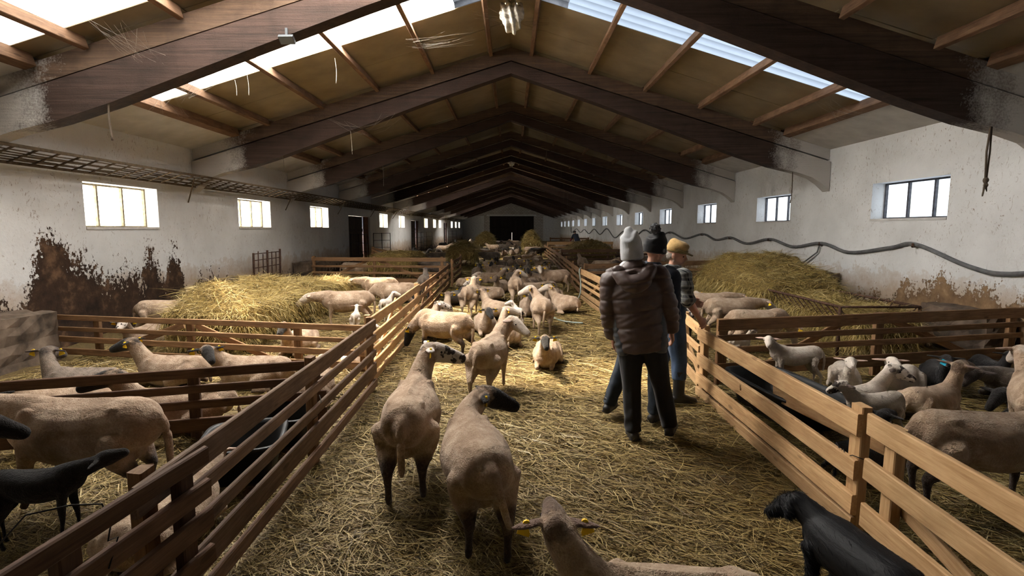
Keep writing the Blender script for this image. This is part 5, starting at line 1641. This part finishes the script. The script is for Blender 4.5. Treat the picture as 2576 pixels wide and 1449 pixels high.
# -- aisle, deeper flock (positions on the bedding, metres)
BG = []
deep = [
 (-1.25, 19.6, 280, 'lie', 'ewe_black'), (-.62, 21.4, 200, 'lie_low', 'ewe_brown'), (-.25, 20.6, 175, 'lie_l', 'ewe_black'), (.25, 19.4, 262, 'lie', 'ewe_black'), (.62, 20.6, 85, 'lie', 'ewe_grey'),
 (1.15, 20.4, 300, 'lie_r', 'ewe_black'), (1.45, 18.5, 120, 'lie', 'ewe_black'), (.95, 17.3, 200, 'lie_l', 'ewe_black'), (1.5, 22.6, 80, 'lie_low', 'ewe_brown'), (-.98, 23.3, 300, 'lie', 'ewe_black'),
 (-.45, 23.6, 250, 'lie', 'ewe_black'), (.02, 24.4, 275, 'lie', 'ewe_black'), (.52, 25.7, 10, 'lie_low', 'ewe_speck'), (1.5, 24.6, 185, 'lie_back', 'ewe_white'), (1.4, 28.3, 110, 'lie_l', 'ewe_white'),
 (.95, 29.6, 15, 'lie_l', 'ewe_brown'), (-.75, 26.8, 90, 'stand', 'ewe_white'), (-1.35, 28.9, 185, 'graze2', 'ewe_white'), (-.05, 28.6, 30, 'lie_low', 'ewe_brown'),
 (-.95, 34.4, 270, 'lie', 'ewe_black'), (-.45, 34.9, 260, 'lie', 'ewe_black'), (.05, 35.8, 275, 'lie', 'ewe_speck'), (.45, 37.2, 280, 'lie', 'ewe_black'),
 (-1.3, 38.6, 180, 'stand_r', 'ewe_brown'), (-.6, 40.6, 10, 'stand', 'ewe_grey'), (.05, 42.8, 170, 'graze2', 'ewe_brown'), (.62, 43.6, 20, 'graze', 'ewe_brown'), (1.25, 34.4, 15, 'feed', 'ewe_white'), (1.55, 32.7, 5, 'feed', 'ewe_dark'),
 (-.3, 47.5, 200, 'stand', 'ewe_grey'), (.4, 50.5, 160, 'stand', 'ewe_brown'), (1.0, 46.5, 190, 'graze', 'ewe_grey'), (-1.2, 51.0, 10, 'graze2', 'ewe_grey'), (1.9, 48.5, 170, 'stand', 'ewe_brown')]
for i, (x, y, h, k, m) in enumerate(deep):
    face = {'ewe_black': 'black-faced', 'ewe_brown': 'brown-faced', 'ewe_speck': 'speckle-faced', 'ewe_white': 'pale', 'ewe_grey': 'grey-brown', 'ewe_dark': 'dark'}[m]
    zone = 'just behind the middle of the flock' if y < 22 else 'at the back of the resting aisle flock' if y < 31 else 'in the huddle before the dark gate' if y < 45 else 'close to the dark gate'
    st = 'lying' if k.startswith('lie') else 'feeding' if k == 'feed' else 'grazing' if k.startswith('graze') else 'standing'
    BG.append(sheep(k, x, y, h, m, '%s sheep %s %s' % (face, st, zone), .96, 'y' if y < 24 else ''))

# -- left pens
sheep('big', -2.78, 3.36, 178, 'ewe_black', 'large woolly ewe sideways behind the nearest left fence, tail hanging', 1.12, '', False)
sheep('lamb_suckle', -2.74, 2.92, 16, 'lamb_black', 'black lamb suckling under the large woolly ewe', .74, '')
sheep('stand', -3.62, 2.72, 22, 'ewe_black', 'black-headed sheep cut off by the left edge of the picture', .98, 'y')
sheep('lie', -3.95, 6.10, 172, 'ewe_black', 'sheep lying in the second left pen, black head turned up, rearmost', .98, 'y')
sheep('lie_back', -2.95, 6.02, 176, 'ewe_black', 'black-headed sheep lying against the low cross fence, right of its neighbour', .98, 'y')
sheep('lie', -3.02, 4.75, 196, 'ewe_black', 'pinkish sheep with black head lying just past the dark cross fence', 1.0, 'y')
sheep('lie_r', -4.45, 5.42, 175, 'ewe_grey', 'grey-headed sheep lying by the left edge past the dark cross fence', .98, 'y')
sheep('lie_low', -4.1, 4.72, 190, 'ewe_white', 'pale sheep lying low at the left edge behind the dark cross fence', .95, '')
sheep('lie_low', -1.95, 2.85, 88, 'ewe_white', 'pinkish sheep lying between the tub and the wired hurdle', .92, '')
sheep('lie_low', -2.06, 5.42, 95, 'ewe_white', 'pinkish sheep lying behind the grey-brown fence near its far end', .92, '')
sheep('stand', -5.75, 8.75, 12, 'ewe_white', 'pale ewe standing by the stained left wall', .98, 'y')
sheep('lie', -5.55, 7.92, 275, 'ewe_speck', 'white-faced sheep lying behind the low cross fence, near the wall', .9, 'y')
sheep('lamb', -5.25, 9.35, 190, 'lamb_black', 'black lamb by the left end of the hay heap', .75, '')
sheep('lie', -3.15, 7.75, 268, 'ewe_black', 'dark-headed sheep lying right in front of the left hay rack', .92, '')
sheep('feed', -2.98, 9.62, 190, 'ewe_white', 'tan ewe eating from the right side of the sunlit hay', 1.02, '')
sheep('feed', -3.10, 12.45, 176, 'ewe_white', 'tan ewe eating at the far end of the sunlit hay', .98, '')
sheep('lamb', -2.62, 8.85, 100, 'lamb_white', 'white lamb standing beside the tan feeding ewe', .62, '')
sheep('lamb_r', -2.45, 10.35, 80, 'lamb_white', 'white lamb looking right behind the tan feeding ewe', .72, '')
sheep('graze2', -2.45, 11.25, 190, 'ewe_white', 'sunlit white ewe bending her head past the aisle fence', 1.0, 'y')
sheep('stand', -2.22, 13.6, 95, 'ewe_grey', 'grey-brown ewe standing behind the sunlit white ewe', 1.0, '')
sheep('lamb', -3.45, 13.5, 80, 'lamb_black', 'black lamb standing near the foot of the sturdy cross fence', .72, '')
sheep('lamb_lie', -2.55, 12.85, 200, 'lamb_black', 'black lamb lying in front of the sturdy cross fence', .72, '')
sheep('lamb_lie', -2.05, 6.95, 60, 'lamb_white', 'white lamb lying behind the pale gate, nearer one', .7, '')
sheep('lamb_lie_r', -2.08, 7.9, 110, 'lamb_white', 'white lamb lying behind the pale gate, farther one', .7, '')
sheep('stand_r', -5.3, 18.0, 5, 'ewe_white', 'pale ewe behind the sturdy left cross fence, by the hay tuft', 1.0, '')
sheep('feed', -2.55, 18.6, 182, 'ewe_grey', 'grey-brown ewe feeding at the rack past the sturdy cross fence', 1.0, '')
far_left = [(-3.6, 25.3, 5, 'feed', 'ewe_grey'), (-3.65, 26.6, 355, 'feed', 'ewe_white'), (-1.0, 25.6, 182, 'feed', 'ewe_grey'), (-4.5, 23.5, 60, 'stand', 'ewe_dark'), (-5.2, 29.0, 120, 'stand_r', 'ewe_dark'),
            (-4.2, 31.0, 90, 'graze', 'ewe_grey'), (-5.6, 33.2, 10, 'lie', 'ewe_dark'), (-3.3, 33.5, 200, 'lie_low', 'ewe_grey'), (-4.6, 36.0, 30, 'stand', 'ewe_brown'), (-3.7, 38.5, 170, 'stand_l', 'ewe_brown'),
            (-5.5, 43.0, 60, 'graze', 'ewe_dark'), (-4.4, 41.5, 190, 'lie', 'ewe_grey'), (-3.7, 44.2, 5, 'feed', 'ewe_white'), (-5.2, 49.0, 90, 'stand', 'ewe_dark'), (-4.0, 52.0, 100, 'stand_r', 'ewe_grey')]
for (x, y, h, k, m) in far_left:
    face = {'ewe_brown': 'brown-faced', 'ewe_white': 'pale', 'ewe_grey': 'grey-brown', 'ewe_dark': 'dark'}[m]
    zone = 'at the shaded hay heap left of the aisle' if y < 28 and k == 'feed' else 'in the dim bay along the left wall' if y < 40 else 'far down the left wall'
    st = 'lying' if k.startswith('lie') else 'feeding' if k == 'feed' else 'grazing' if k.startswith('graze') else 'standing'
    lb = '%s sheep %s %s' % (face, st, zone)
    BG.append(sheep(k, x, y, h, m, lb, .98, ''))

# -- right pens
sheep('feed', 3.66, 9.75, 8, 'ewe_white', 'cream ewe feeding at the right hay rack, farthest of three', 1.0, 'y')
sheep('feed', 3.66, 8.85, 4, 'ewe_white', 'cream ewe feeding at the right hay rack, middle of three', .98, 'y')
sheep('graze', 3.62, 7.78, 2, 'ewe_white', 'cream ewe feeding head down at the right hay rack, nearest of three', 1.0, 'y')
sheep('lie_r', 2.95, 12.6, 205, 'ewe_speck', 'speckle-faced sheep lying behind the farmer, beside the hay', .9, 'y')
sheep('lie', 3.35, 13.7, 230, 'ewe_dark', 'black sheep lying behind the farmer by the cross fence', .9, '')
sheep('lie', 3.85, 11.4, 265, 'ewe_white', 'pale sheep lying at the left foot of the right hay heap', .9, 'y')
sheep('stand_l', 2.72, 8.4, 240, 'ewe_speck', 'dark-faced sheep behind the short fence link', .85, '')
sheep('lamb', 3.1, 7.1, 30, 'lamb_spot', 'spotted lamb standing behind the wide brown cross fence', .60, '')
sheep('lamb_lie', 4.25, 7.28, 250, 'lamb_spot', 'spotted lamb lying below the near end of the right rack', .65, 'y')
sheep('lie_low', 6.2, 8.2, 88, 'ewe_white', 'pale sheep lying between the right rack and the wall', .95, '')
sheep('lamb_lie', 3.72, 5.80, 245, 'lamb_white', 'white lamb lying with pink nose and spread ears, left of two', .95, '', True)
sheep('lamb_lie_l', 4.28, 5.72, 215, 'lamb_white', 'white lamb lying with one drooping ear, right of two', 1.05, '', True)
sheep('lamb_lie', 4.86, 5.92, 240, 'lamb_black', 'black lamb lying right of the two white lambs', 1.0, '')
sheep('lamb_lie_r', 3.42, 5.05, 28, 'lamb_spot', 'spotted lamb with blue ear tag lying before the white lambs', 1.05, 'b', True)
sheep('lamb_lie', 4.02, 4.95, 22, 'ewe_brown', 'brown lamb with blue ear tag lying, face to the right', 1.12, 'b')
sheep('lamb_l', 3.16, 5.78, 170, 'lamb_white', 'white lamb standing at the end of the black trough', .82, '', True)
sheep('lamb', 3.02, 4.28, 185, 'lamb_spot', 'pale lamb standing behind the slanting plank', .74, '')
sheep('lamb_lie', 2.62, 3.85, 30, 'lamb_black', 'black lamb lying behind the end post of the sunlit fence', .90, '')
sheep('feed', 3.02, 3.28, 356, 'ewe_black', 'big woolly ewe behind the nearest right fence, facing right', 1.0, '')
sheep('stand', 4.35, 4.25, 58, 'ewe_white', 'cream ewe at the right edge of the picture, seen from behind', 1.0, '')
sheep('lie_low', 5.50, 5.55, 178, 'ewe_grey', 'grey-brown sheep lying along the wide brown cross fence', .9, '')
sheep('lie_low', 5.15, 4.92, 182, 'ewe_dark_white', 'dark sheep splashed with white lying before the grey-brown one', .9, '')
sheep('lamb_lie', 5.72, 6.22, 255, 'lamb_black', 'black lamb facing the viewer under the wide cross fence', .9, '')
sheep('lamb_lie_l', 6.25, 6.0, 250, 'lamb_black', 'black lamb lying at the far right by the wall', .9, 'y')
sheep('lie_low', 2.72, 2.25, 15, 'ewe_white', 'pale sheep lying under the rails of the nearest right fence', .9, '')
sheep('lamb_lie', 2.42, 1.45, 60, 'lamb_black', 'black lamb low behind the nearest right fence', .8, '')
far_right = [(2.9, 17.2, 20, 'stand', 'ewe_grey'), (4.1, 17.9, 190, 'lie', 'ewe_grey'), (3.4, 19.6, 10, 'stand_r', 'ewe_brown'), (5.2, 18.8, 170, 'graze', 'ewe_grey'), (2.9, 21.8, 95, 'stand', 'ewe_brown'), (4.6, 21.6, 15, 'lie', 'ewe_brown'),
             (5.8, 22.6, 200, 'stand', 'ewe_grey'), (2.75, 26.8, 5, 'feed', 'ewe_white'), (5.6, 27.2, 180, 'feed', 'ewe_grey'), (3.2, 31.0, 30, 'stand', 'ewe_brown'), (4.8, 32.0, 180, 'stand_l', 'ewe_grey'), (3.6, 39.5, 20, 'stand', 'ewe_brown'), (5.4, 41.0, 170, 'graze2', 'ewe_grey')]
for (x, y, h, k, m) in far_right:
    face = {'ewe_brown': 'brown-faced', 'ewe_white': 'pale', 'ewe_grey': 'grey-brown'}[m]
    zone = 'in the pen behind the long right cross fence' if y < 24.5 else 'by the hay of the second right pen' if y < 30 else 'in the far right pens'
    st = 'lying' if k.startswith('lie') else 'feeding' if k == 'feed' else 'grazing' if k.startswith('graze') else 'standing'
    lb = '%s sheep %s %s' % (face, st, zone)
    BG.append(sheep(k, x, y, h, m, lb, .98, ''))

# tell look-alikes of one area apart by their order across the picture
ORD = {2: ['left one', 'right one'], 3: ['leftmost', 'middle one', 'rightmost']}
by = {}
for o in BG: by.setdefault(o['label'], []).append(o)
for lb, os_ in by.items():
    if len(os_) > 1:
        os_.sort(key=lambda o: o.location.x / o.location.y)
        nm = ORD.get(len(os_)) or ['%s from the left' % q for q in ('first', 'second', 'third', 'fourth', 'fifth', 'sixth', 'seventh', 'eighth', 'ninth')]
        for o, q in zip(os_, nm): o['label'] = lb + ', ' + q
    for o in os_: o['group'] = 'sheep in the deeper barn'

# ================================================================== THE DOG (faces local +X)
def dog():
    B = Body(); V = Vector
    B.tube([((-.40, 0, .45), .08, .10), ((-.33, 0, .46), .150, .155), ((-.15, 0, .455), .165, .165), ((.05, 0, .45), .170, .180), ((.22, 0, .46), .160, .175), ((.34, 0, .49), .12, .14)], 'b', 3, 18)
    B.tube([((.24, 0, .50), .10, .12), ((.40, .03, .56), .085, .10), ((.50, .07, .60), .075, .085)], 'b', 3, 14)
    hd = dirv(22, -30); poll = V((.50, .06, .575)); up = V((0, 0, 1))
    B.tube([(poll - hd * .03, .078, .078), (poll + hd * .05, .082, .080), (poll + hd * .11 - up * .015, .060, .060), (poll + hd * .17 - up * .03, .042, .043), (poll + hd * .22 - up * .035, .034, .034)], 'b', 3, 14)
    sd = hd.cross(up).normalized()
    for y in (-1, 1):
        r = poll + sd * (y * .068) + up * .035
        B.tube([(r, .022, .030), (r + sd * y * .022 - up * .06, .014, .040), (r + sd * y * .018 - up * .115, .011, .024)], 'b', 3, 10, up=hd)
        B.tube([((.26, y * .10, .42), .06, .085), ((.25, y * .105, .27), .040, .045), ((.27, y * .10, .13), .030, .032), ((.26, y * .10, .05), .028, .028)], 'b', 3, 12, up=(0, 1, 0))
        B.tube([((.255, y * .10, .035), .034, .03), ((.30, y * .10, .028), .034, .024)], 'b', 1, 10)
        B.tube([((-.29, y * .09, .44), .08, .12), ((-.24, y * .105, .32), .06, .085), ((-.36, y * .10, .20), .033, .038), ((-.35, y * .10, .06), .028, .030)], 'b', 4, 12, up=(0, 1, 0))
        B.tube([((-.35, y * .10, .035), .034, .03), ((-.30, y * .10, .028), .034, .024)], 'b', 1, 10)
    B.tube([((-.40, 0, .48), .045, .045), ((-.50, -.03, .40), .06, .06), ((-.54, -.05, .25), .065, .06), ((-.52, -.05, .12), .03, .03)], 'b', 4, 12)
    me = B.fuse('dog', .011, 4, .5)
    m, nt, b = new_mat('black_glossy_coat')
    b.inputs['Base Color'].default_value = (0.007, 0.007, 0.008, 1)
    b.inputs['Roughness'].default_value = .55; b.inputs['Specular IOR Level'].default_value = .14
    n = noise(nt, coords(nt, scale=(14, 50, 30)), 1.0, 3, .6, .8)
    bump(nt, b, n, .35, .01)
    me.materials.append(m)
    o = obj('dog', me, None, (1.60, 2.30, float(ground_z(1.6, 2.3)) + .01), (0, 0, R(102))); o.scale = (.72, .72, .72)
    tag(o, 'black long-haired dog standing by the pale fence with its back to the viewer', 'dog')
    # coat: short locks following the body
    nv = len(me.vertices)
    co = np.empty(nv * 3); me.vertices.foreach_get('co', co); co = co.reshape(-1, 3)
    no = np.empty(nv * 3); me.vertices.foreach_get('normal', no); no = no.reshape(-1, 3)
    rng = np.random.default_rng(2)
    i = rng.integers(0, nv, 26000)
    i = i[co[i, 2] > .12]
    flow = np.array([-1.0, 0, -.55]) + rng.normal(0, .22, (len(i), 3))
    D = flow - no[i] * (flow * no[i]).sum(1, keepdims=True) + no[i] * .22
    ms = straw_mat('black_hair_locks', [(0, (0.006, 0.006, 0.007)), (1, (0.012, 0.012, 0.014))], .5)
    ms.node_tree.nodes['Principled BSDF'].inputs['Specular IOR Level'].default_value = .15
    f = strands('coat', co[i] - no[i] * .004, D, rng.uniform(.03, .07, len(i)), rng.uniform(.002, .004, len(i)), -no[i] * .25, ms, rng.random(len(i)), o, seed=4)
    f['kind'] = 'stuff'
dog()
# ================================================================== PEOPLE
build_people()

# ================================================================== WALL AND ROOF FITTINGS
# cable ladder on the left wall
M['cable'] = plain('dusty_cable', (0.11, 0.08, 0.05), .85, var=.4, nscale=12)
e = empty('cable_ladder', (-6.7, 6.0, 2.78)); tag(e, 'dusty cable ladder with bundled cables high on the left wall', 'cable ladder')
b0 = Vector(e.location)
for x, z in ((-6.93, 2.70), (-6.46, 2.87)):
    board('side_rail', (x, 5.2, z), (x, 76.5, z), .045, .022, e, M['cable'])
y = 5.3
k = 0
while y < 50:
    mb = MB(); mb.tube([Vector((-6.94, y, 2.69)) - b0, Vector((-6.47, y + .0, 2.86)) - b0], .015, 5); mb.build('rung', M['cable'], e)
    y += .36 if y < 30 else .7; k += 1
for i in range(7):
    x = -6.90 + .045 * i
    pts = []
    for yy in np.arange(5.2, 76, .9):
        pts.append(Vector((x + .012 * math.sin(yy * 1.7 + i), yy, 2.722 + .016 * i + .010 * math.sin(yy * 2.3 + i * 2) + (.02 if i % 3 == 0 else 0))) - b0)
    mb = MB(); mb.tube(pts, .010, 5); mb.build('cable', M['cable'], e, smooth=True)
for y in (6.2, 11.2, 16.2, 21.2, 26.2, 31.2):
    mb = MB(); mb.tube([Vector((-6.98, y + .45, 2.35)) - b0, Vector((-6.55, y, 2.82)) - b0], .014, 5); mb.build('bracket', M['cable'], e)

# wavy hose on the right wall
M['hose'] = plain('grey_hose', (0.115, 0.115, 0.118), .6, 0, .3, var=.35, nscale=8)
hx = WX - .04
knots = [(3.0, 1.28), (4.4, 1.22), (6.0, 1.38), (7.4, 1.16), (8.1, 1.22), (9.2, 1.52), (9.8, 1.44), (11.0, 1.30), (12.0, 1.46), (13.2, 1.34), (14.4, 1.50), (15.8, 1.34), (17.0, 1.50), (18.2, 1.40), (19.5, 1.58), (21.5, 1.38), (23.5, 1.62), (25.5, 1.35), (28.0, 1.70), (30.5, 1.25), (33, 1.62), (36, 1.15), (39, 1.75), (42, 1.3), (45, 1.7), (48, 1.3), (51, 1.65), (54, 1.35), (57, 1.7), (60, 1.4), (62, 1.3), (62.3, 1.9)]
pts = [p[0] for p in spline([((hx, a, b_), .02, .02) for a, b_ in knots], 6)]
mb = MB(); mb.tube(pts, .034, 10)
o = mb.build('wall_hose', M['hose'], smooth=True); tag(o, 'thick grey hose sagging in waves along the right wall', 'hose')
for (yy, zz) in ((9.2, 1.52), (12.0, 1.46), (14.4, 1.50), (17.0, 1.5), (19.5, 1.58), (23.5, 1.62), (28, 1.7)):
    mb = MB(); mb.box((hx - .05, yy - .02, zz - .055), (WX, yy + .02, zz - .035)); mb.box((hx - .05, yy - .02, zz - .055), (hx - .042, yy + .02, zz + .02)); mb.build('clip', M['rust'], o)
mb = MB(); mb.tube([(hx, 12.05, 1.42), (hx - .02, 12.1, 1.25), (hx - .05, 12.6, .98), (hx - .1, 13.0, .80)], .016, 8)
o = mb.build('branch_hose', M['hose'], smooth=True); tag(o, 'thin hose dropping from the thick grey hose to a masonry block', 'hose')
# pale hose on the right aisle fence
M['hose_green'] = plain('pale_green_hose', (0.26, 0.31, 0.28), .5, 0, .4)
pts = [p[0] for p in spline([((1.78, 13.55, .80), .01, .01), ((1.73, 13.5, .72), .01, .01), ((1.76, 13.4, .40), .01, .01), ((1.70, 13.1, .15), .01, .01), ((1.5, 12.6, .03), .01, .01), ((1.3, 12.4, .02), .01, .01), ((.9, 12.25, .02), .01, .01), ((.7, 11.4, .02), .01, .01), ((.95, 10.2, .02), .01, .01), ((1.35, 9.9, .02), .01, .01)], 6)]
mb = MB(); mb.tube(pts, .016, 8); o = mb.build('water_hose', M['hose_green'], smooth=True); tag(o, 'pale green hose hung on the right fence post and trailing over straw', 'hose')

# floodlight under the nearest left beam
e = empty('floodlight', (-2.75, 6.83, 4.10)); tag(e, 'small grey floodlight fixed under the nearest left beam', 'lamp')
M['lamp_grey'] = plain('lamp_grey', (0.06, 0.065, 0.07), .5, .3)
MB().box((-.09, -.05, -.02), (.09, .06, .02)).build('housing', M['lamp_grey'], e, rot=(R(-35), 0, 0))
MB().box((-.085, -.055, -.024), (.085, .055, -.021)).build('lens', plain('lamp_glass', (0.14, 0.16, 0.17), .2, 0, .5), e, rot=(R(-35), 0, 0))
MB().box((-.015, -.01, 0), (.015, .01, .13)).build('bracket', M['lamp_grey'], e)

# ridge vent wrapped in torn plastic
M['torn'] = plain('torn_plastic', (0.62, 0.58, 0.50), .5, 0, .4, var=.35, nscale=14)
M['ridge_glow'] = pane_mat('ridge_vent_pane', (1.0, 0.82, 0.5), 9.0, 0, 1, trans=0, dirt=.5)
def ridge_vent(y, label, sc=1.0):
    e = empty('ridge_vent', (0, y, 5.25)); tag(e, label, 'vent')
    MB().box((-.10 * sc, -.10 * sc, .32), (.10 * sc, .10 * sc, .335)).build('light_gap', M['ridge_glow'], e)
    B = Body(); V = Vector
    B.tube([(V((-.02, 0, .30)), .19 * sc, .16 * sc), (V((.0, -.02, .18)), .20 * sc, .17 * sc), (V((.02, 0, .02)), .16 * sc, .13 * sc), (V((.03, .02, -.08)), .08 * sc, .06 * sc)], 'p', 3, 16, up=(0, 1, 0))
    def crumple(co, no, wt):
        d = .025 * np.sin(co[:, 0] * 60 + co[:, 2] * 14) + .012 * np.sin(co[:, 2] * 70 + co[:, 1] * 45)
        return co + no * d[:, None]
    me = B.fuse('plastic', .02, 2, .4, deform=crumple); put(e, 'plastic', me, M['torn'])
    return e
ridge_vent(9.6, 'ridge vent stuffed with torn pale plastic, glowing at the top')
ridge_vent(29.5, 'distant ridge vent with torn pale plastic', 1.1)

# hanging twine, web ropes and cobwebs
def strand(name, label, pts, r, mat, cat):
    mb = MB(); mb.tube([p[0] for p in spline([(p, .01, .01) for p in pts], 4)] if len(pts) > 2 else pts, r, 5)
    o = mb.build(name, mat, smooth=True); return tag(o, label, cat)
strand('hanging_twine', 'frayed dark twine hanging below the nearest left beam', [(-5.05, 6.9, 3.36), (-5.06, 6.9, 3.15), (-5.04, 6.9, 2.90)], .012, M['web_dark'], 'twine')
e = empty('knotted_rope', (6.0, 6.85, 3.0)); tag(e, 'knotted rope hanging from the nearest right beam', 'rope')
for nm, pts, r in (('strand', [(0, 0, .06), (-.02, 0, -.25), (.0, 0, -.62)], .012), ('strand', [(.015, 0, .06), (.03, .01, -.25), (.01, 0, -.62)], .010)):
    mb = MB(); mb.tube([Vector(p) for p in pts], r, 6); mb.build(nm, M['web_dark'], e, smooth=True)
kn = Body(); kn.ball((.005, 0, -.60), .035, .03, .04, 'k'); kn.ball((.02, .01, -.66), .028, .028, .03, 'k'); kn.tube([((.0, 0, -.64), .014, .014), ((-.02, 0, -.80), .010, .010)], 'k', 1, 8); kn.tube([((.01, 0, -.64), .012, .012), ((.03, 0, -.74), .008, .008)], 'k', 1, 8)
put(e, 'knot', kn.fuse('knot', .008, 2, .4), M['web_dark'])
strand('hanging_twine', 'dark twine hanging from the second beam over the right window', [(6.2, 11.95, 3.02), (6.21, 11.95, 2.6), (6.19, 11.95, 2.35)], .010, M['web_dark'], 'twine')
rw = random.Random(5)
WEBS = [(-3.05, 9.6, 4.72, .42, 'pale cobweb thread dangling under the middle of the blazing roof light'), (-4.3, 9.0, 4.3, .35, 'pale cobweb thread below the blazing roof light, right of a pair'), (-4.55, 9.1, 4.22, .25, 'pale cobweb thread below the blazing roof light, left of a pair'),
        (-3.5, 11.9, 3.95, .55, 'pale cobweb thread under the left half of the second beam'), (-4.0, 16.9, 3.8, .7, 'long pale cobweb thread at the left of the third beam'), (-5.0, 11.9, 3.42, .4, 'short cobweb thread at the low left end of the second beam'),
        (1.1, 16.9, 4.82, .9, 'dusty thread right of the ridge at the third beam'), (2.0, 21.9, 4.48, .8, 'dusty thread on the right half of the fourth beam, lower one'), (1.5, 21.9, 4.66, 1.1, 'dusty thread on the right half of the fourth beam, nearer the ridge'),
        (2.6, 26.9, 4.28, 1.2, 'long dusty thread on the right half of the fifth beam'), (3.3, 31.9, 4.03, 1.3, 'longest dusty thread, far down the right side'), (-1.8, 26.9, 4.55, .8, 'dusty thread on the left half of the fifth beam'),
        (-2.6, 31.9, 4.27, .9, 'dusty thread on the left half of the sixth beam'), (3.0, 16.9, 4.13, .6, 'dusty thread on the right half of the third beam'), (4.6, 16.9, 3.56, .35, 'short dusty thread at the low right end of the third beam')]
for k, (x, y, z, ln, lab) in enumerate(WEBS):
    strand('cobweb_thread', lab, [(x, y, z), (x + .02, y, z - ln * .5), (x + rw.uniform(-.03, .03), y, z - ln)], .0045, M['web'] if k < 5 else M['web_dark'], 'cobweb')
# webs slung between purlins and beams
def web(label, A, B, n, sag, seed, mat):
    rr = random.Random(seed); mb = MB()
    A, B = Vector(A), Vector(B)
    for i in range(n):
        a = A + Vector((rr.uniform(-.25, .25), rr.uniform(-.2, .2), rr.uniform(-.05, .06))); b_ = B + Vector((rr.uniform(-.3, .3), rr.uniform(-.25, .25), rr.uniform(-.06, .06)))
        m = a.lerp(b_, rr.uniform(.35, .65)) - Vector((0, 0, sag * rr.uniform(.3, 1.2)))
        q = [a.lerp(m, t).lerp(m.lerp(b_, t), t) for t in (0, .25, .5, .75, 1)]
        mb.tube(q, .0011, 3)
    o = mb.build('cobweb', mat); o['kind'] = 'thing'
    return tag(o, label, 'cobweb')
web('grey cobweb strung below the blazing roof light', (-4.15, 8.1, 4.20), (-5.2, 8.6, 3.82), 16, .12, 1, M['web'])
web('cobweb across the lowest pane of the blazing roof light', (-5.4, 8.4, 3.98), (-5.95, 9.4, 3.78), 12, .12, 2, M['web'])
web('cobweb fan on the purlin nearest the ridge', (-1.7, 9.7, 4.96), (-.95, 10.0, 5.18), 16, .06, 3, M['web'])
web('cobweb veil on the glaring roof light beam', (-4.6, 6.5, 4.12), (-4.4, 6.85, 3.85), 14, .05, 4, M['web'])
web('long cobweb loop slung under the second beam', (-3.6, 11.2, 4.0), (-2.6, 11.9, 4.2), 5, .7, 6, M['web'])
web('cobwebs by the bluish roof light eave', (5.4, 9.3, 3.9), (5.95, 9.6, 3.75), 12, .12, 7, M['web'])
web('dusty webs hanging on the third beam, left of the ridge', (-2.4, 21.8, 4.25), (-1.6, 21.8, 4.5), 26, .25, 8, M['web'])
web('dusty webs around the ridge vent', (-.42, 9.4, 5.36), (.42, 9.8, 5.36), 18, .12, 9, M['web_dark'])
